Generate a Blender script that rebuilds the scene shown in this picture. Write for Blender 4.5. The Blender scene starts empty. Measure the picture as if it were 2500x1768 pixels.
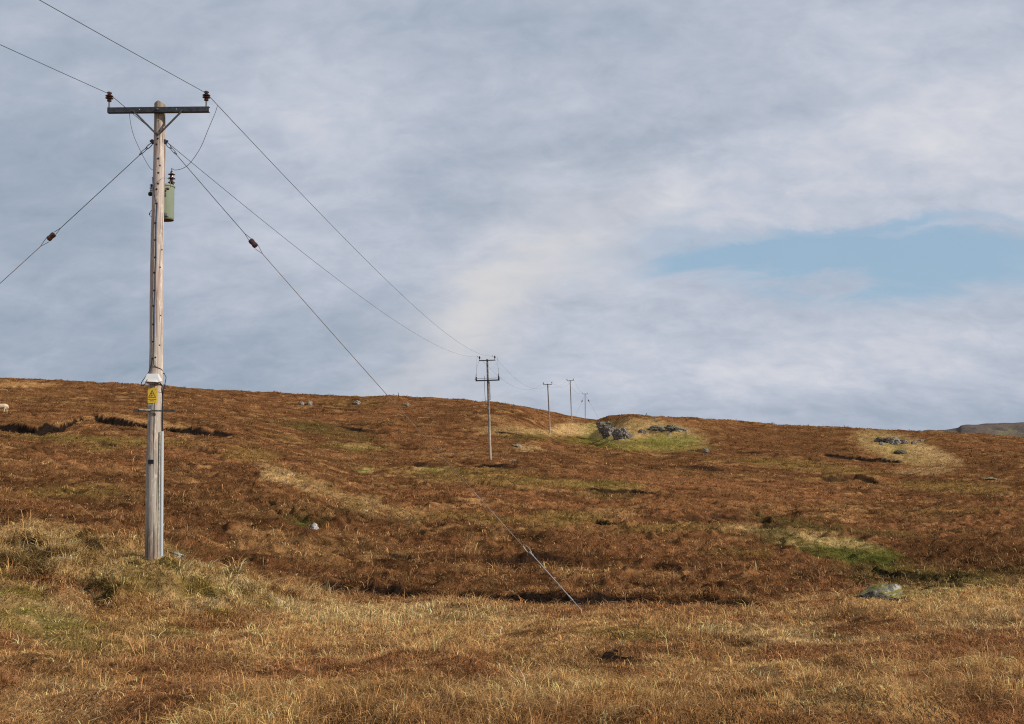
import bpy, bmesh, math, random
import numpy as np
from mathutils import Vector, Matrix, Euler

R = math.radians
random.seed(7)
scene = bpy.context.scene
COL = scene.collection

# ------------------------------------------------------------------ camera
F = 2500.0                      # focal length in pixels of the 2500 px wide photograph
CX, CY, HOR = 1250.0, 884.0, 1000.0
TH = math.atan((HOR - CY) / F)  # camera looks slightly upwards
cam_d = bpy.data.cameras.new("camera")
cam = bpy.data.objects.new("camera", cam_d)
COL.objects.link(cam)
cam_d.sensor_width = 36.0
cam_d.lens = 36.0 * F / 2500.0
cam_d.clip_start = 0.1
cam_d.clip_end = 8000
cam.location = (0, 0, 0)
cam.rotation_euler = (math.pi / 2 + TH, 0, 0)
scene.camera = cam
scene.render.resolution_x, scene.render.resolution_y = 1024, 724

# ------------------------------------------------------------------ sun
SUN_DIR = Vector((0.88, -0.30, 0.50)).normalized()      # towards the sun
SUN_EL = math.asin(SUN_DIR.z)
SUN_AZ = math.atan2(SUN_DIR.x, SUN_DIR.y)
sd = bpy.data.lights.new("sun", 'SUN')
sd.energy = 4.9
sd.angle = R(0.6)
sd.color = (1.0, 0.91, 0.79)
so = bpy.data.objects.new("sun", sd)
so.rotation_euler = SUN_DIR.to_track_quat('Z', 'Y').to_euler()
so.location = (60, -20, 60)
COL.objects.link(so)

scene.view_settings.view_transform = 'Standard'
scene.view_settings.look = 'None'
scene.view_settings.exposure = 0
scene.view_settings.gamma = 1
scene.cycles.use_denoising = False
scene.cycles.filter_width = 1.15
scene.cycles.max_bounces = 5
scene.cycles.diffuse_bounces = 3
scene.cycles.transparent_max_bounces = 4

# ------------------------------------------------------------------ node helper
class NG:
    def __init__(s, tree):
        s.t = tree
    def n(s, typ, **kw):
        nd = s.t.nodes.new(typ)
        for k, v in kw.items():
            setattr(nd, k, v)
        return nd
    def link(s, a, b):
        s.t.links.new(a, b)
    def put(s, sock, v):
        if isinstance(v, bpy.types.NodeSocket):
            s.t.links.new(v, sock)
        elif isinstance(v, (int, float)) and sock.type == 'RGBA':
            sock.default_value = (v, v, v, 1)
        elif sock.type == 'RGBA' and len(v) == 3:
            sock.default_value = (*v, 1)
        else:
            sock.default_value = v
    def m(s, op, a, b=0.0, c=0.0, clamp=False):
        nd = s.n('ShaderNodeMath', operation=op, use_clamp=clamp)
        s.put(nd.inputs[0], a); s.put(nd.inputs[1], b)
        if len(nd.inputs) > 2: s.put(nd.inputs[2], c)
        return nd.outputs[0]
    def mix(s, f, a, b, blend='MIX'):
        nd = s.n('ShaderNodeMix', data_type='RGBA', blend_type=blend)
        s.put(nd.inputs[0], f); s.put(nd.inputs[6], a); s.put(nd.inputs[7], b)
        return nd.outputs[2]
    def noise(s, vec, scale, detail=4, rough=0.55, dist=0.0):
        nd = s.n('ShaderNodeTexNoise')
        if vec is not None: s.link(vec, nd.inputs['Vector'])
        nd.inputs['Scale'].default_value = scale
        nd.inputs['Detail'].default_value = detail
        nd.inputs['Roughness'].default_value = rough
        nd.inputs['Distortion'].default_value = dist
        return nd.outputs['Fac']
    def ramp(s, v, lo, hi, a=0.0, b=1.0, smooth=True):
        nd = s.n('ShaderNodeMapRange')
        nd.interpolation_type = 'SMOOTHSTEP' if smooth else 'LINEAR'
        s.put(nd.inputs[0], v); s.put(nd.inputs[1], lo); s.put(nd.inputs[2], hi)
        s.put(nd.inputs[3], a); s.put(nd.inputs[4], b)
        return nd.outputs[0]

# ------------------------------------------------------------------ world: thin broken cloud over a clear sky
world = bpy.data.worlds.new("World")
scene.world = world
world.use_nodes = True
wt = world.node_tree
wt.nodes.clear()
g = NG(wt)
tc = g.n('ShaderNodeTexCoord')
sep = g.n('ShaderNodeSeparateXYZ'); g.link(tc.outputs['Generated'], sep.inputs[0])
X, Y, Z = sep.outputs
hyp = g.m('SQRT', g.m('ADD', g.m('MULTIPLY', X, X), g.m('MULTIPLY', Y, Y)))
AZ = g.m('ARCTAN2', X, Y)
EL = g.m('DIVIDE', Z, g.m('MAXIMUM', hyp, 0.02))
sky = g.n('ShaderNodeTexSky', sky_type='NISHITA')
sky.sun_disc = False
sky.sun_elevation = SUN_EL
sky.sun_rotation = SUN_AZ
sky.altitude = 50
sky.air_density = 1.0; sky.dust_density = 0.6; sky.ozone_density = 1.0
# cloud layer coordinates (a flat deck seen in perspective)
den = g.m('ADD', g.m('MAXIMUM', Z, -0.12), 0.55)
cv = g.n('ShaderNodeCombineXYZ')
g.put(cv.inputs[0], g.m('DIVIDE', X, den)); g.put(cv.inputs[1], g.m('DIVIDE', Y, den)); g.put(cv.inputs[2], 3.7)
rot = g.n('ShaderNodeMapping'); g.link(cv.outputs[0], rot.inputs[0])
rot.inputs['Rotation'].default_value = (0, 0, R(24)); rot.inputs['Scale'].default_value = (2.3, 3.3, 1.0)
C = rot.outputs[0]
nA = g.noise(C, 0.9, 3, 0.5, 0.35)
nB = g.noise(C, 2.3, 5, 0.55, 0.5)
nC = g.noise(C, 7.0, 5, 0.6, 0.4)
nD = g.noise(C, 17.0, 4, 0.6, 0.3)
wv = g.noise(C, 1.9, 6, 0.62, 0.4)
wu = g.noise(C, 1.3, 4, 0.55)
AZw = g.m('ADD', AZ, g.m('MULTIPLY', g.m('SUBTRACT', wu, 0.5), 0.30))
ELw = g.m('ADD', EL, g.m('MULTIPLY', g.m('SUBTRACT', wv, 0.5), 0.10))
def pa(px): return math.atan((px - CX) / F)
def pe(py): return (HOR - py) / F
def blob(px, py, rx, ry, warp=True, tilt=0.0):
    a, e = (AZw, ELw) if warp else (AZ, EL)
    da = g.m('SUBTRACT', a, pa(px))
    dx = g.m('DIVIDE', da, rx / F)
    dy = g.m('DIVIDE', g.m('SUBTRACT', g.m('SUBTRACT', e, pe(py)), g.m('MULTIPLY', da, tilt)), ry / F)
    r2 = g.m('ADD', g.m('MULTIPLY', dx, dx), g.m('MULTIPLY', dy, dy))
    return g.m('EXPONENT', g.m('MULTIPLY', r2, -1.0))
def acc(items):
    tot = None
    for amp, *a in items:
        b = g.m('MULTIPLY', blob(*a), amp)
        tot = b if tot is None else g.m('ADD', tot, b)
    return tot
reg = acc([
    (-0.24, 60, 560, 560, 420), (-0.16, 150, 880, 500, 170), (-0.12, 650, 900, 420, 90), (0.10, 600, 560, 300, 300),
    (0.20, 1210, 780, 170, 150, True, 0.8), (0.24, 1400, 650, 330, 120, True, 0.1),
    (0.26, 1950, 870, 560, 120), (0.26, 2150, 400, 620, 210), (0.18, 1650, 470, 300, 80), (0.10, 700, 330, 400, 200),
    (-0.16, 1750, 310, 420, 60, True, 0.2), (-0.10, 1300, 60, 900, 90), (-0.22, 2100, 1010, 700, 45, False),
    (0.16, 1560, 470, 120, 50), (-0.14, 1000, 450, 260, 60, True, -0.2), (0.12, 350, 690, 300, 70), (0.16, 2350, 100, 300, 100),
])
bright = g.m('ADD', 0.49, reg)
bright = g.m('ADD', bright, g.m('MULTIPLY', g.m('SUBTRACT', nA, 0.5), 0.36))
bright = g.m('ADD', bright, g.m('MULTIPLY', g.m('SUBTRACT', nB, 0.5), 0.62))
bright = g.m('ADD', bright, g.m('MULTIPLY', g.m('SUBTRACT', nC, 0.5), 0.52))
bright = g.m('ADD', bright, g.m('MULTIPLY', g.m('SUBTRACT', nD, 0.5), 0.12), clamp=True)
cr = g.n('ShaderNodeValToRGB')
g.put(cr.inputs[0], bright)
els = cr.color_ramp.elements
els[0].position = 0.0; els[0].color = (0.275, 0.350, 0.440, 1)
els[1].position = 1.0; els[1].color = (0.72, 0.72, 0.755, 1)
e_ = els.new(0.35); e_.color = (0.388, 0.447, 0.542, 1)
e_ = els.new(0.65); e_.color = (0.522, 0.562, 0.655, 1)
cloud = g.mix(g.m('MULTIPLY', blob(1230, 760, 260, 170, True, .7), .55), cr.outputs[0], (0.66, 0.645, 0.625, 1))
gap = acc([
    (1.35, 2270, 662, 470, 70, True, -0.02), (0.95, 1860, 640, 300, 40, True, 0.10), (0.40, 1640, 520, 130, 26, True, 0.3),
    (0.42, 2200, 575, 420, 20, True, 0.0), (0.30, 1560, 600, 200, 22, True, 0.1), (-0.35, 1950, 640, 90, 12), (-0.25, 2300, 600, 300, 10),
])
gap = g.ramp(g.m('ADD', g.m('ADD', gap, g.m('MULTIPLY', g.m('SUBTRACT', nC, 0.5), 0.5)), g.m('MULTIPLY', g.m('SUBTRACT', nB, 0.5), 0.45)), 0.05, 1.15, 0.0, 0.92)
skyc = g.mix(1.0, sky.outputs[0], (0.092, 0.105, 0.108, 1), 'MULTIPLY')
blue = g.mix(0.85, skyc, (0.310, 0.465, 0.625, 1))
full = g.mix(gap, cloud, blue)
below = g.ramp(Z, -0.02, -0.06)
full = g.mix(below, full, (0.13, 0.08, 0.045, 1))
bgn = g.n('ShaderNodeBackground'); g.put(bgn.inputs[0], full); bgn.inputs[1].default_value = 1.0
wo = g.n('ShaderNodeOutputWorld'); g.link(bgn.outputs[0], wo.inputs[0])

# ------------------------------------------------------------------ numpy noise
def _h(ix, iy, seed):
    h = (ix.astype(np.int64) * 374761393 + iy.astype(np.int64) * 668265263 + seed * 982451653) & 0xffffffff
    h = ((h ^ (h >> 13)) * 1274126177) & 0xffffffff
    return ((h ^ (h >> 16)) & 0xffff).astype(np.float32) * (1.0 / 65535.0)
def perlin(x, y, seed=0):
    xi = np.floor(x); yi = np.floor(y)
    fx = (x - xi).astype(np.float32); fy = (y - yi).astype(np.float32)
    u = fx * fx * fx * (fx * (fx * 6 - 15) + 10); v = fy * fy * fy * (fy * (fy * 6 - 15) + 10)
    def gr(dx, dy):
        a = _h(xi + dx, yi + dy, seed) * 6.2831853
        return np.cos(a) * (fx - dx) + np.sin(a) * (fy - dy)
    a = gr(0, 0); b = gr(1, 0); c = gr(0, 1); d = gr(1, 1)
    return ((a + (b - a) * u) * (1 - v) + (c + (d - c) * u) * v) * 1.5
def fbm(x, y, wl, octv=3, seed=0, gain=0.5):
    s = 0.0; amp = 1.0; f = 1.0 / wl
    for k in range(octv):
        s = s + amp * perlin(x * f + 17.3 * k, y * f - 9.1 * k, seed + k)
        amp *= gain; f *= 2.03
    return s
def sst(x, a, b):
    t = np.clip((x - a) / (b - a), 0, 1)
    return t * t * (3 - 2 * t)

def pchip(xk, yk, x):
    xk = np.asarray(xk, float); yk = np.asarray(yk, float)
    h = np.diff(xk); dl = np.diff(yk) / h
    m = np.zeros_like(yk)
    for i in range(1, len(xk) - 1):
        if dl[i - 1] * dl[i] > 0:
            w1 = 2 * h[i] + h[i - 1]; w2 = h[i] + 2 * h[i - 1]
            m[i] = (w1 + w2) / (w1 / dl[i - 1] + w2 / dl[i])
    m[0] = dl[0]; m[-1] = dl[-1]
    i = np.clip(np.searchsorted(xk, x) - 1, 0, len(h) - 1)
    t = np.clip((x - xk[i]) / h[i], 0, 1)
    return ((2*t**3 - 3*t**2 + 1) * yk[i] + (t**3 - 2*t**2 + t) * h[i] * m[i]
            + (-2*t**3 + 3*t**2) * yk[i+1] + (t**3 - t**2) * h[i] * m[i+1])

# ------------------------------------------------------------------ photograph <-> place
ct, st_ = math.cos(TH), math.sin(TH)
def z_of(py, d):
    v = -(py - CY) / F
    return d * (st_ + v * ct) / (ct - v * st_)
def P(px, py, d):
    v = -(py - CY) / F
    dy = ct - v * st_
    return Vector((d * ((px - CX) / F) / dy, d, d * (st_ + v * ct) / dy))
def to_px(x, y, z):
    w = y * ct + z * st_
    return CX + F * x / w, CY - F * (z * ct - y * st_) / w

# land form: for each bearing u (column of the photograph) distance -> height in the photograph
KEY = {
 -900: [(5,1768),(7,1635),(10,1500),(13,1410),(16,1340),(20,1290),(25,1250),(35,1190),(50,1120),(70,1070),(90,1030),(112,990),(150,945),(200,905)],
 0:    [(5,1775),(7,1640),(10,1512),(13,1422),(16,1352),(20,1308),(25,1268),(35,1202),(50,1132),(70,1082),(90,1047),(112,1010),(150,966),(200,928)],
 230:  [(5,1775),(7,1652),(10,1540),(12.5,1472),(14,1405),(16,1354),(20,1326),(25,1290),(35,1225),(50,1150),(70,1096),(90,1055),(115,1015),(150,975),(200,936)],
 376:  [(5,1775),(7,1658),(10,1552),(12.5,1482),(13.9,1415),(15,1376),(16,1366),(18,1368),(21,1348),(25,1308),(35,1235),(50,1160),(70,1102),(90,1064),(115,1027),(150,986),(205,946)],
 520:  [(5,1775),(7,1665),(10,1567),(12.5,1502),(14,1447),(15.5,1427),(17,1426),(19,1420),(22,1383),(26,1333),(35,1255),(50,1175),(70,1110),(95,1062),(120,1030),(160,990),(210,957)],
 700:  [(5,1775),(7,1670),(10,1577),(13,1512),(16,1472),(18,1462),(19.5,1452),(22,1418),(26,1358),(35,1272),(48,1192),(60,1152),(75,1132),(100,1086),(130,1046),(170,1002),(215,966)],
 950:  [(5,1775),(7,1672),(10,1580),(13,1522),(16,1484),(18,1468),(20,1462),(22,1440),(26,1382),(33,1312),(42,1256),(50,1226),(60,1214),(80,1160),(105,1110),(130,1064),(170,1010),(210,967)],
 1190: [(5,1775),(7,1672),(10,1577),(13,1512),(15,1490),(17,1476),(19,1474),(21,1455),(26,1392),(33,1330),(45,1270),(60,1214),(78,1160),(94,1131),(120,1094),(150,1048),(200,985)],
 1417: [(5,1775),(7,1668),(10,1562),(12.5,1516),(14,1501),(16.5,1483),(18.5,1478),(21,1452),(26,1395),(33,1340),(45,1290),(60,1235),(80,1176),(110,1130),(150,1096),(180,1074),(225,1034),(270,1023)],
 1600: [(5,1775),(7,1667),(10,1560),(12.5,1525),(14,1508),(17,1488),(19,1482),(21,1457),(27,1395),(35,1336),(48,1280),(65,1225),(85,1180),(115,1140),(145,1106),(160,1074),(170,1040),(182,1018)],
 1850: [(5,1775),(7,1665),(10,1570),(14,1512),(17,1484),(19,1480),(21,1455),(27,1396),(35,1346),(48,1300),(65,1246),(85,1192),(115,1146),(150,1100),(190,1060),(230,1037)],
 2150: [(5,1775),(7,1655),(10,1552),(14,1490),(18,1448),(20,1440),(22,1443),(27,1412),(35,1370),(48,1316),(65,1256),(85,1202),(115,1152),(145,1112),(175,1076),(200,1053)],
 2500: [(5,1775),(7,1650),(10,1542),(14,1480),(18,1440),(21,1425),(24,1424),(29,1398),(38,1350),(50,1290),(70,1222),(100,1162),(135,1122),(170,1094),(210,1071)],
 3500: [(5,1775),(7,1650),(10,1542),(14,1480),(18,1440),(21,1425),(24,1424),(29,1400),(38,1355),(50,1300),(70,1235),(100,1180),(135,1140),(170,1112),(210,1090)],
}
SKY = [(-1500,900),(-400,916),(0,928),(150,932),(300,940),(400,946),(500,955),(600,958),(750,968),(850,972),(900,971),(945,967),(1000,970),(1100,978),
       (1190,985),(1250,992),(1330,1006),(1400,1020),(1455,1027),(1468,1024),(1490,1019),(1530,1016),(1650,1022),(1750,1028),(1900,1040),(2050,1046),(2190,1055),(2290,1057),(2500,1072),(3000,1085),(4500,1090)]
ku = np.array(sorted(KEY)); NL = 900
lnd = np.linspace(math.log(0.9), math.log(420), NL)
tab = []
crest = []
for u in ku:
    ks = KEY[u]
    dk = [k[0] for k in ks]; zk = [z_of(k[1], k[0]) for k in ks]
    dk = [0.9, 3.2] + dk; zk = [-1.6, -1.6] + zk
    dc, zc = dk[-1], zk[-1]
    dk += [dc * 1.12, dc * 1.5, dc * 3]; zk += [zc - 0.7, zc - 5, zc - 22]
    tab.append(pchip(np.log(dk), zk, lnd)); crest.append(dc)
tab = np.array(tab); crest = np.array(crest)
# resample across bearings to a dense table
du = np.linspace(-1400, 3900, 1061)
dense = np.zeros((len(du), NL))
for j in range(NL):
    dense[:, j] = pchip(ku, tab[:, j], np.clip(du, ku[0], ku[-1]))
crest_u = pchip(ku, crest, np.clip(du, ku[0], ku[-1]))
sky_t = np.interp(du, [s[0] for s in SKY], [s[1] for s in SKY])
dd = np.exp(lnd)
EL_ = np.where(dd[None, :] > 55, dense / dd[None, :], -9)      # bring the crest to the skyline
JM = np.argmax(EL_, 1)
DJ = dd[JM]; DLT = np.array([z_of(sky_t[i], 1.0) - EL_[i, JM[i]] for i in range(len(du))])
kern = np.exp(-np.linspace(-2, 2, 21) ** 2); kern /= kern.sum()
DJ = np.convolve(np.pad(DJ, 10, 'edge'), kern, 'valid')
for i in range(len(du)):
    dense[i] += DLT[i] * dd * sst(dd, 60, DJ[i] * 0.97)
def smooth_z(u, d):
    fu = np.clip((u - du[0]) / (du[1] - du[0]), 0, len(du) - 1.001)
    fd = np.clip((np.log(np.maximum(d, 0.9)) - lnd[0]) / (lnd[1] - lnd[0]), 0, NL - 1.001)
    i = fu.astype(int); j = fd.astype(int); a = fu - i; b = fd - j
    return ((dense[i, j] * (1 - b) + dense[i, j+1] * b) * (1 - a)
            + (dense[i+1, j] * (1 - b) + dense[i+1, j+1] * b) * a)
def hit_d(px, py, dmin=4.5):
    ds = np.exp(np.linspace(math.log(dmin), math.log(400), 3000))
    v = -(py - CY) / F
    x = ds * ((px - CX) / F) / (ct - v * st_)
    zr = z_of(py, ds)
    zs = smooth_z(CX + F * x / ds, ds)
    k = np.where(zr <= zs)[0]
    return float(ds[k[0]]) if len(k) else float(ds[-1])

# peat banks: steps in the ground that face the camera, given as polylines of the photograph
BANKS = [ # points, height, reach, raggedness
 ([(0,1043),(45,1046),(90,1052),(118,1049)], 0.80, 8, 0.25),
 ([(95,1048),(150,1049),(175,1040),(200,1024)], 0.50, 6, 0.4),
 ([(236,1022),(280,1028),(330,1035),(380,1042),(430,1050),(500,1055),(562,1060)], 0.78, 8, 0.16),
 ([(245,1086),(285,1091)], 0.35, 4, 0.4),
 ([(485,1104),(540,1110)], 0.30, 4, 0.3),
 ([(735,1035),(830,1046),(950,1058)], 0.28, 5, 1.6),
 ([(800,1430),(900,1440),(1000,1449),(1100,1455),(1200,1458),(1400,1462),(1550,1468),(1700,1472),(1870,1477)], 0.27, 2.4, 0.26),
 ([(1180,1366),(1300,1370),(1420,1374),(1500,1377),(1600,1384),(1660,1388)], 0.24, 3.0, 0.35),
 ([(1455,1276),(1492,1280)], 0.38, 3.0, 0.3),
 ([(1560,1274),(1610,1272),(1680,1266),(1760,1268),(1880,1276)], 0.30, 4.0, 0.9),
 ([(1440,1196),(1560,1200),(1600,1206)], 0.30, 4.0, 0.8),
 ([(1010,1140),(1100,1142),(1220,1140),(1330,1150)], 0.30, 5.0, 1.0),
 ([(1205,1056),(1260,1060),(1300,1066)], 0.30, 5.0, 0.8),
 ([(1640,1146),(1760,1150)], 0.30, 5.0, 0.8),
 ([(2015,1114),(2100,1119),(2190,1127)], 0.42, 6.0, 0.6),
 ([(1690,1105),(1770,1104),(1860,1110)], 0.36, 6.0, 0.8),
 ([(2010,1170),(2090,1168),(2140,1176)], 0.42, 6.0, 0.8),
 ([(52,1338),(80,1336),(108,1342)], 0.30, 2.0, 0.2),
 ([(1840,1290),(1910,1292)], 0.30, 3.0, 0.6),
 ([(920,1352),(1000,1356)], 0.16, 2.2, 0.5),
 ([(310,1391),(345,1396)], 0.14, 1.0, 0.1),
 ([(2120,1395),(2180,1412),(2260,1420),(2330,1418)], 0.20, 3.0, 0.5),
]
bank_t = []
for pts, h, reach, rag in BANKS:
    hd = [hit_d(px, py, 6) for px, py in pts]
    us = [CX + F * P(px, py, 1.0).x for px, py in pts]
    bank_t.append((us, hd, h, reach, rag))

TUSS = []
for px, py, r_, h_ in [(268,1440,.22,.10),(330,1452,.24,.20),(455,1405,.20,.14),(475,1432,.26,.22),(505,1410,.20,.13),(545,1450,.26,.24),(590,1462,.24,.20),(415,1400,.18,.10),
                       (395,1450,.20,.15),(150,1392,.26,.22),(125,1430,.28,.20),(100,1375,.30,.16),(285,1492,.22,.16),(190,1420,.24,.18),(30,1405,.26,.16),(640,1470,.24,.16),(700,1478,.26,.14),
                       (10,1545,.24,.18),(248,1568,.26,.10),(300,1330,.25,.16),(210,1345,.30,.18),(850,1452,.24,.12)]:
    d_ = hit_d(px, py, 6); p_ = P(px, py, d_); TUSS.append((p_.x, p_.y + .1, r_, h_))
def channels(x, y):
    # winding drains and sheep tracks: narrow lines, broken up
    a_ = perlin(x / 13.0 + .25 * perlin(x / 3., y / 2.5, 611), y / 4.6 + .35 * perlin(x / 4., y / 2.2, 612), 610)
    m_ = sst(perlin(x / 19., y / 9., 613) + .4 * perlin(x / 5., y / 3., 614), -.02, .32)
    b_ = perlin(x / 7.0 + 31 + .3 * perlin(x / 2., y / 1.6, 616), y / 2.3, 615)
    m2 = sst(perlin(x / 14., y / 8., 617) + .4 * perlin(x / 4., y / 3., 618), .05, .4)
    w = sst(y, 19, 27)
    ln = np.maximum(np.exp(-(a_ / .075) ** 2) * m_, .8 * np.exp(-(b_ / .085) ** 2) * m2) * w
    lip = np.maximum(np.exp(-((a_ - .19) / .08) ** 2) * m_, np.exp(-((b_ - .2) / .08) ** 2) * m2) * w
    return ln, lip
def height(x, y, want_peat=False):
    d = np.maximum(y, 0.9)
    u = CX + F * x / d
    z = smooth_z(u, d)
    near = 1 - sst(d, 14, 30)
    far = sst(d, 30, 110)
    # hummocks
    wx = x + 0.5 * perlin(x / 2.1, y / 2.1, 91); wy = y + 0.5 * perlin(x / 2.3 + 40, y / 2.3, 92)
    hum = np.abs(perlin(wx / 0.9, wy / 0.9, 11)) * 0.11 + perlin(x / 2.6, y / 2.6, 12) * 0.07 + perlin(x / 0.35, y / 0.35, 13) * 0.022
    mid = np.abs(perlin(wx / 2.2, wy / 1.5, 14)) * 0.26 + perlin(wx / 5.5, wy / 3.0, 15) * 0.22
    big = np.abs(perlin(x / 6.5, y / 3.6, 16)) * 0.40 + perlin(x / 17., y / 9., 17) * 0.45 + perlin(wx / 2.8, wy / 1.6, 18) * 0.16
    # heather cushions and tussocks: a coarse, steep relief
    cu = np.maximum(0, perlin(wx / 0.55, wy / 0.5, 19) - 0.05) * 0.22
    cu2 = np.maximum(0, perlin(wx / 1.25, wy / 0.9, 20) - 0.02) * 0.26
    knoll = sst(u, -300, 150) * (1 - sst(u, 560, 700)) * sst(d, 11.5, 13) * (1 - sst(d, 15, 20)) * sst(np.hypot(x + 5.2, y - 14.9), .25, .9)
    z = z + hum * (0.45 + 0.55 * near) + mid * sst(d, 20, 34) * (1 - 0.4 * far) + big * far * 0.8 \
        + cu * (0.42 + 0.58 * sst(d, 17, 24) + 1.5 * knoll) * (1 - 0.7 * far) + cu2 * sst(d, 19, 26) * (0.75 - 0.25 * far)
    ln, lip_ = channels(x, y)
    z = z - ln * .26 + lip_ * .10
    rg = 1 + .35 * perlin(x / .28, y / .28, 640)
    for tx_, ty_, tr_, th_ in TUSS:
        th_ = th_ * .72
        q2 = ((x - tx_) ** 2 + (y - ty_) ** 2) / (tr_ * tr_)
        if np.any(q2 < 6): z = z + th_ * np.exp(-q2 * q2 * .8) * rg
    peat = np.zeros_like(d)
    for k, (us, hd, h, reach, rag) in enumerate(bank_t):
        uw = u + 12 * perlin(x / 1.1, y / 1.1, 300 + k)
        win = sst(uw, us[0] - 14, us[0] + 6) * (1 - sst(uw, us[-1] - 6, us[-1] + 14))
        if not np.any(win > 0): continue
        ws = 1 + hd[0] / 30
        d0 = np.interp(u, us, hd) + rag * perlin(x / ((0.6 + rag * 1.6) * ws), 0 * y, 320 + k) + 0.4 * rag * perlin(x / ((0.3 + 0.5 * rag) * ws), 0 * y, 350 + k)
        s = d0 - d
        hh = h * (0.88 + 0.42 * perlin(x / (h * 6), 0 * y + 3, 370 + k)) * win
        fw = 0.32 * h + 0.010 * d
        step = np.where(s > 0, np.exp(-np.maximum(s, 0) / reach), 0) * np.clip(s / fw, 0, 1)
        lip = np.exp(-((s + 0.5 * h + 0.1) / (0.8 * h + 0.1)) ** 2) * 0.35
        z = z - hh * step + hh * lip
        if want_peat:
            pm = np.clip(hh / (0.5 * h), 0, 1) * sst(s, -0.02, 0.04) * (1 - sst(s, fw * 1.5, fw * 2.4 + 0.30 * h))
            peat = np.maximum(peat, pm * (1.0 if k in (0, 1, 2, 6, 8, 14, 17) else 0.5 + 0.6 * perlin(x / ws, y / ws, 390)))
    return (z, peat) if want_peat else z
def H(x, y):
    return float(height(np.array([x], float), np.array([y], float))[0])

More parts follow.
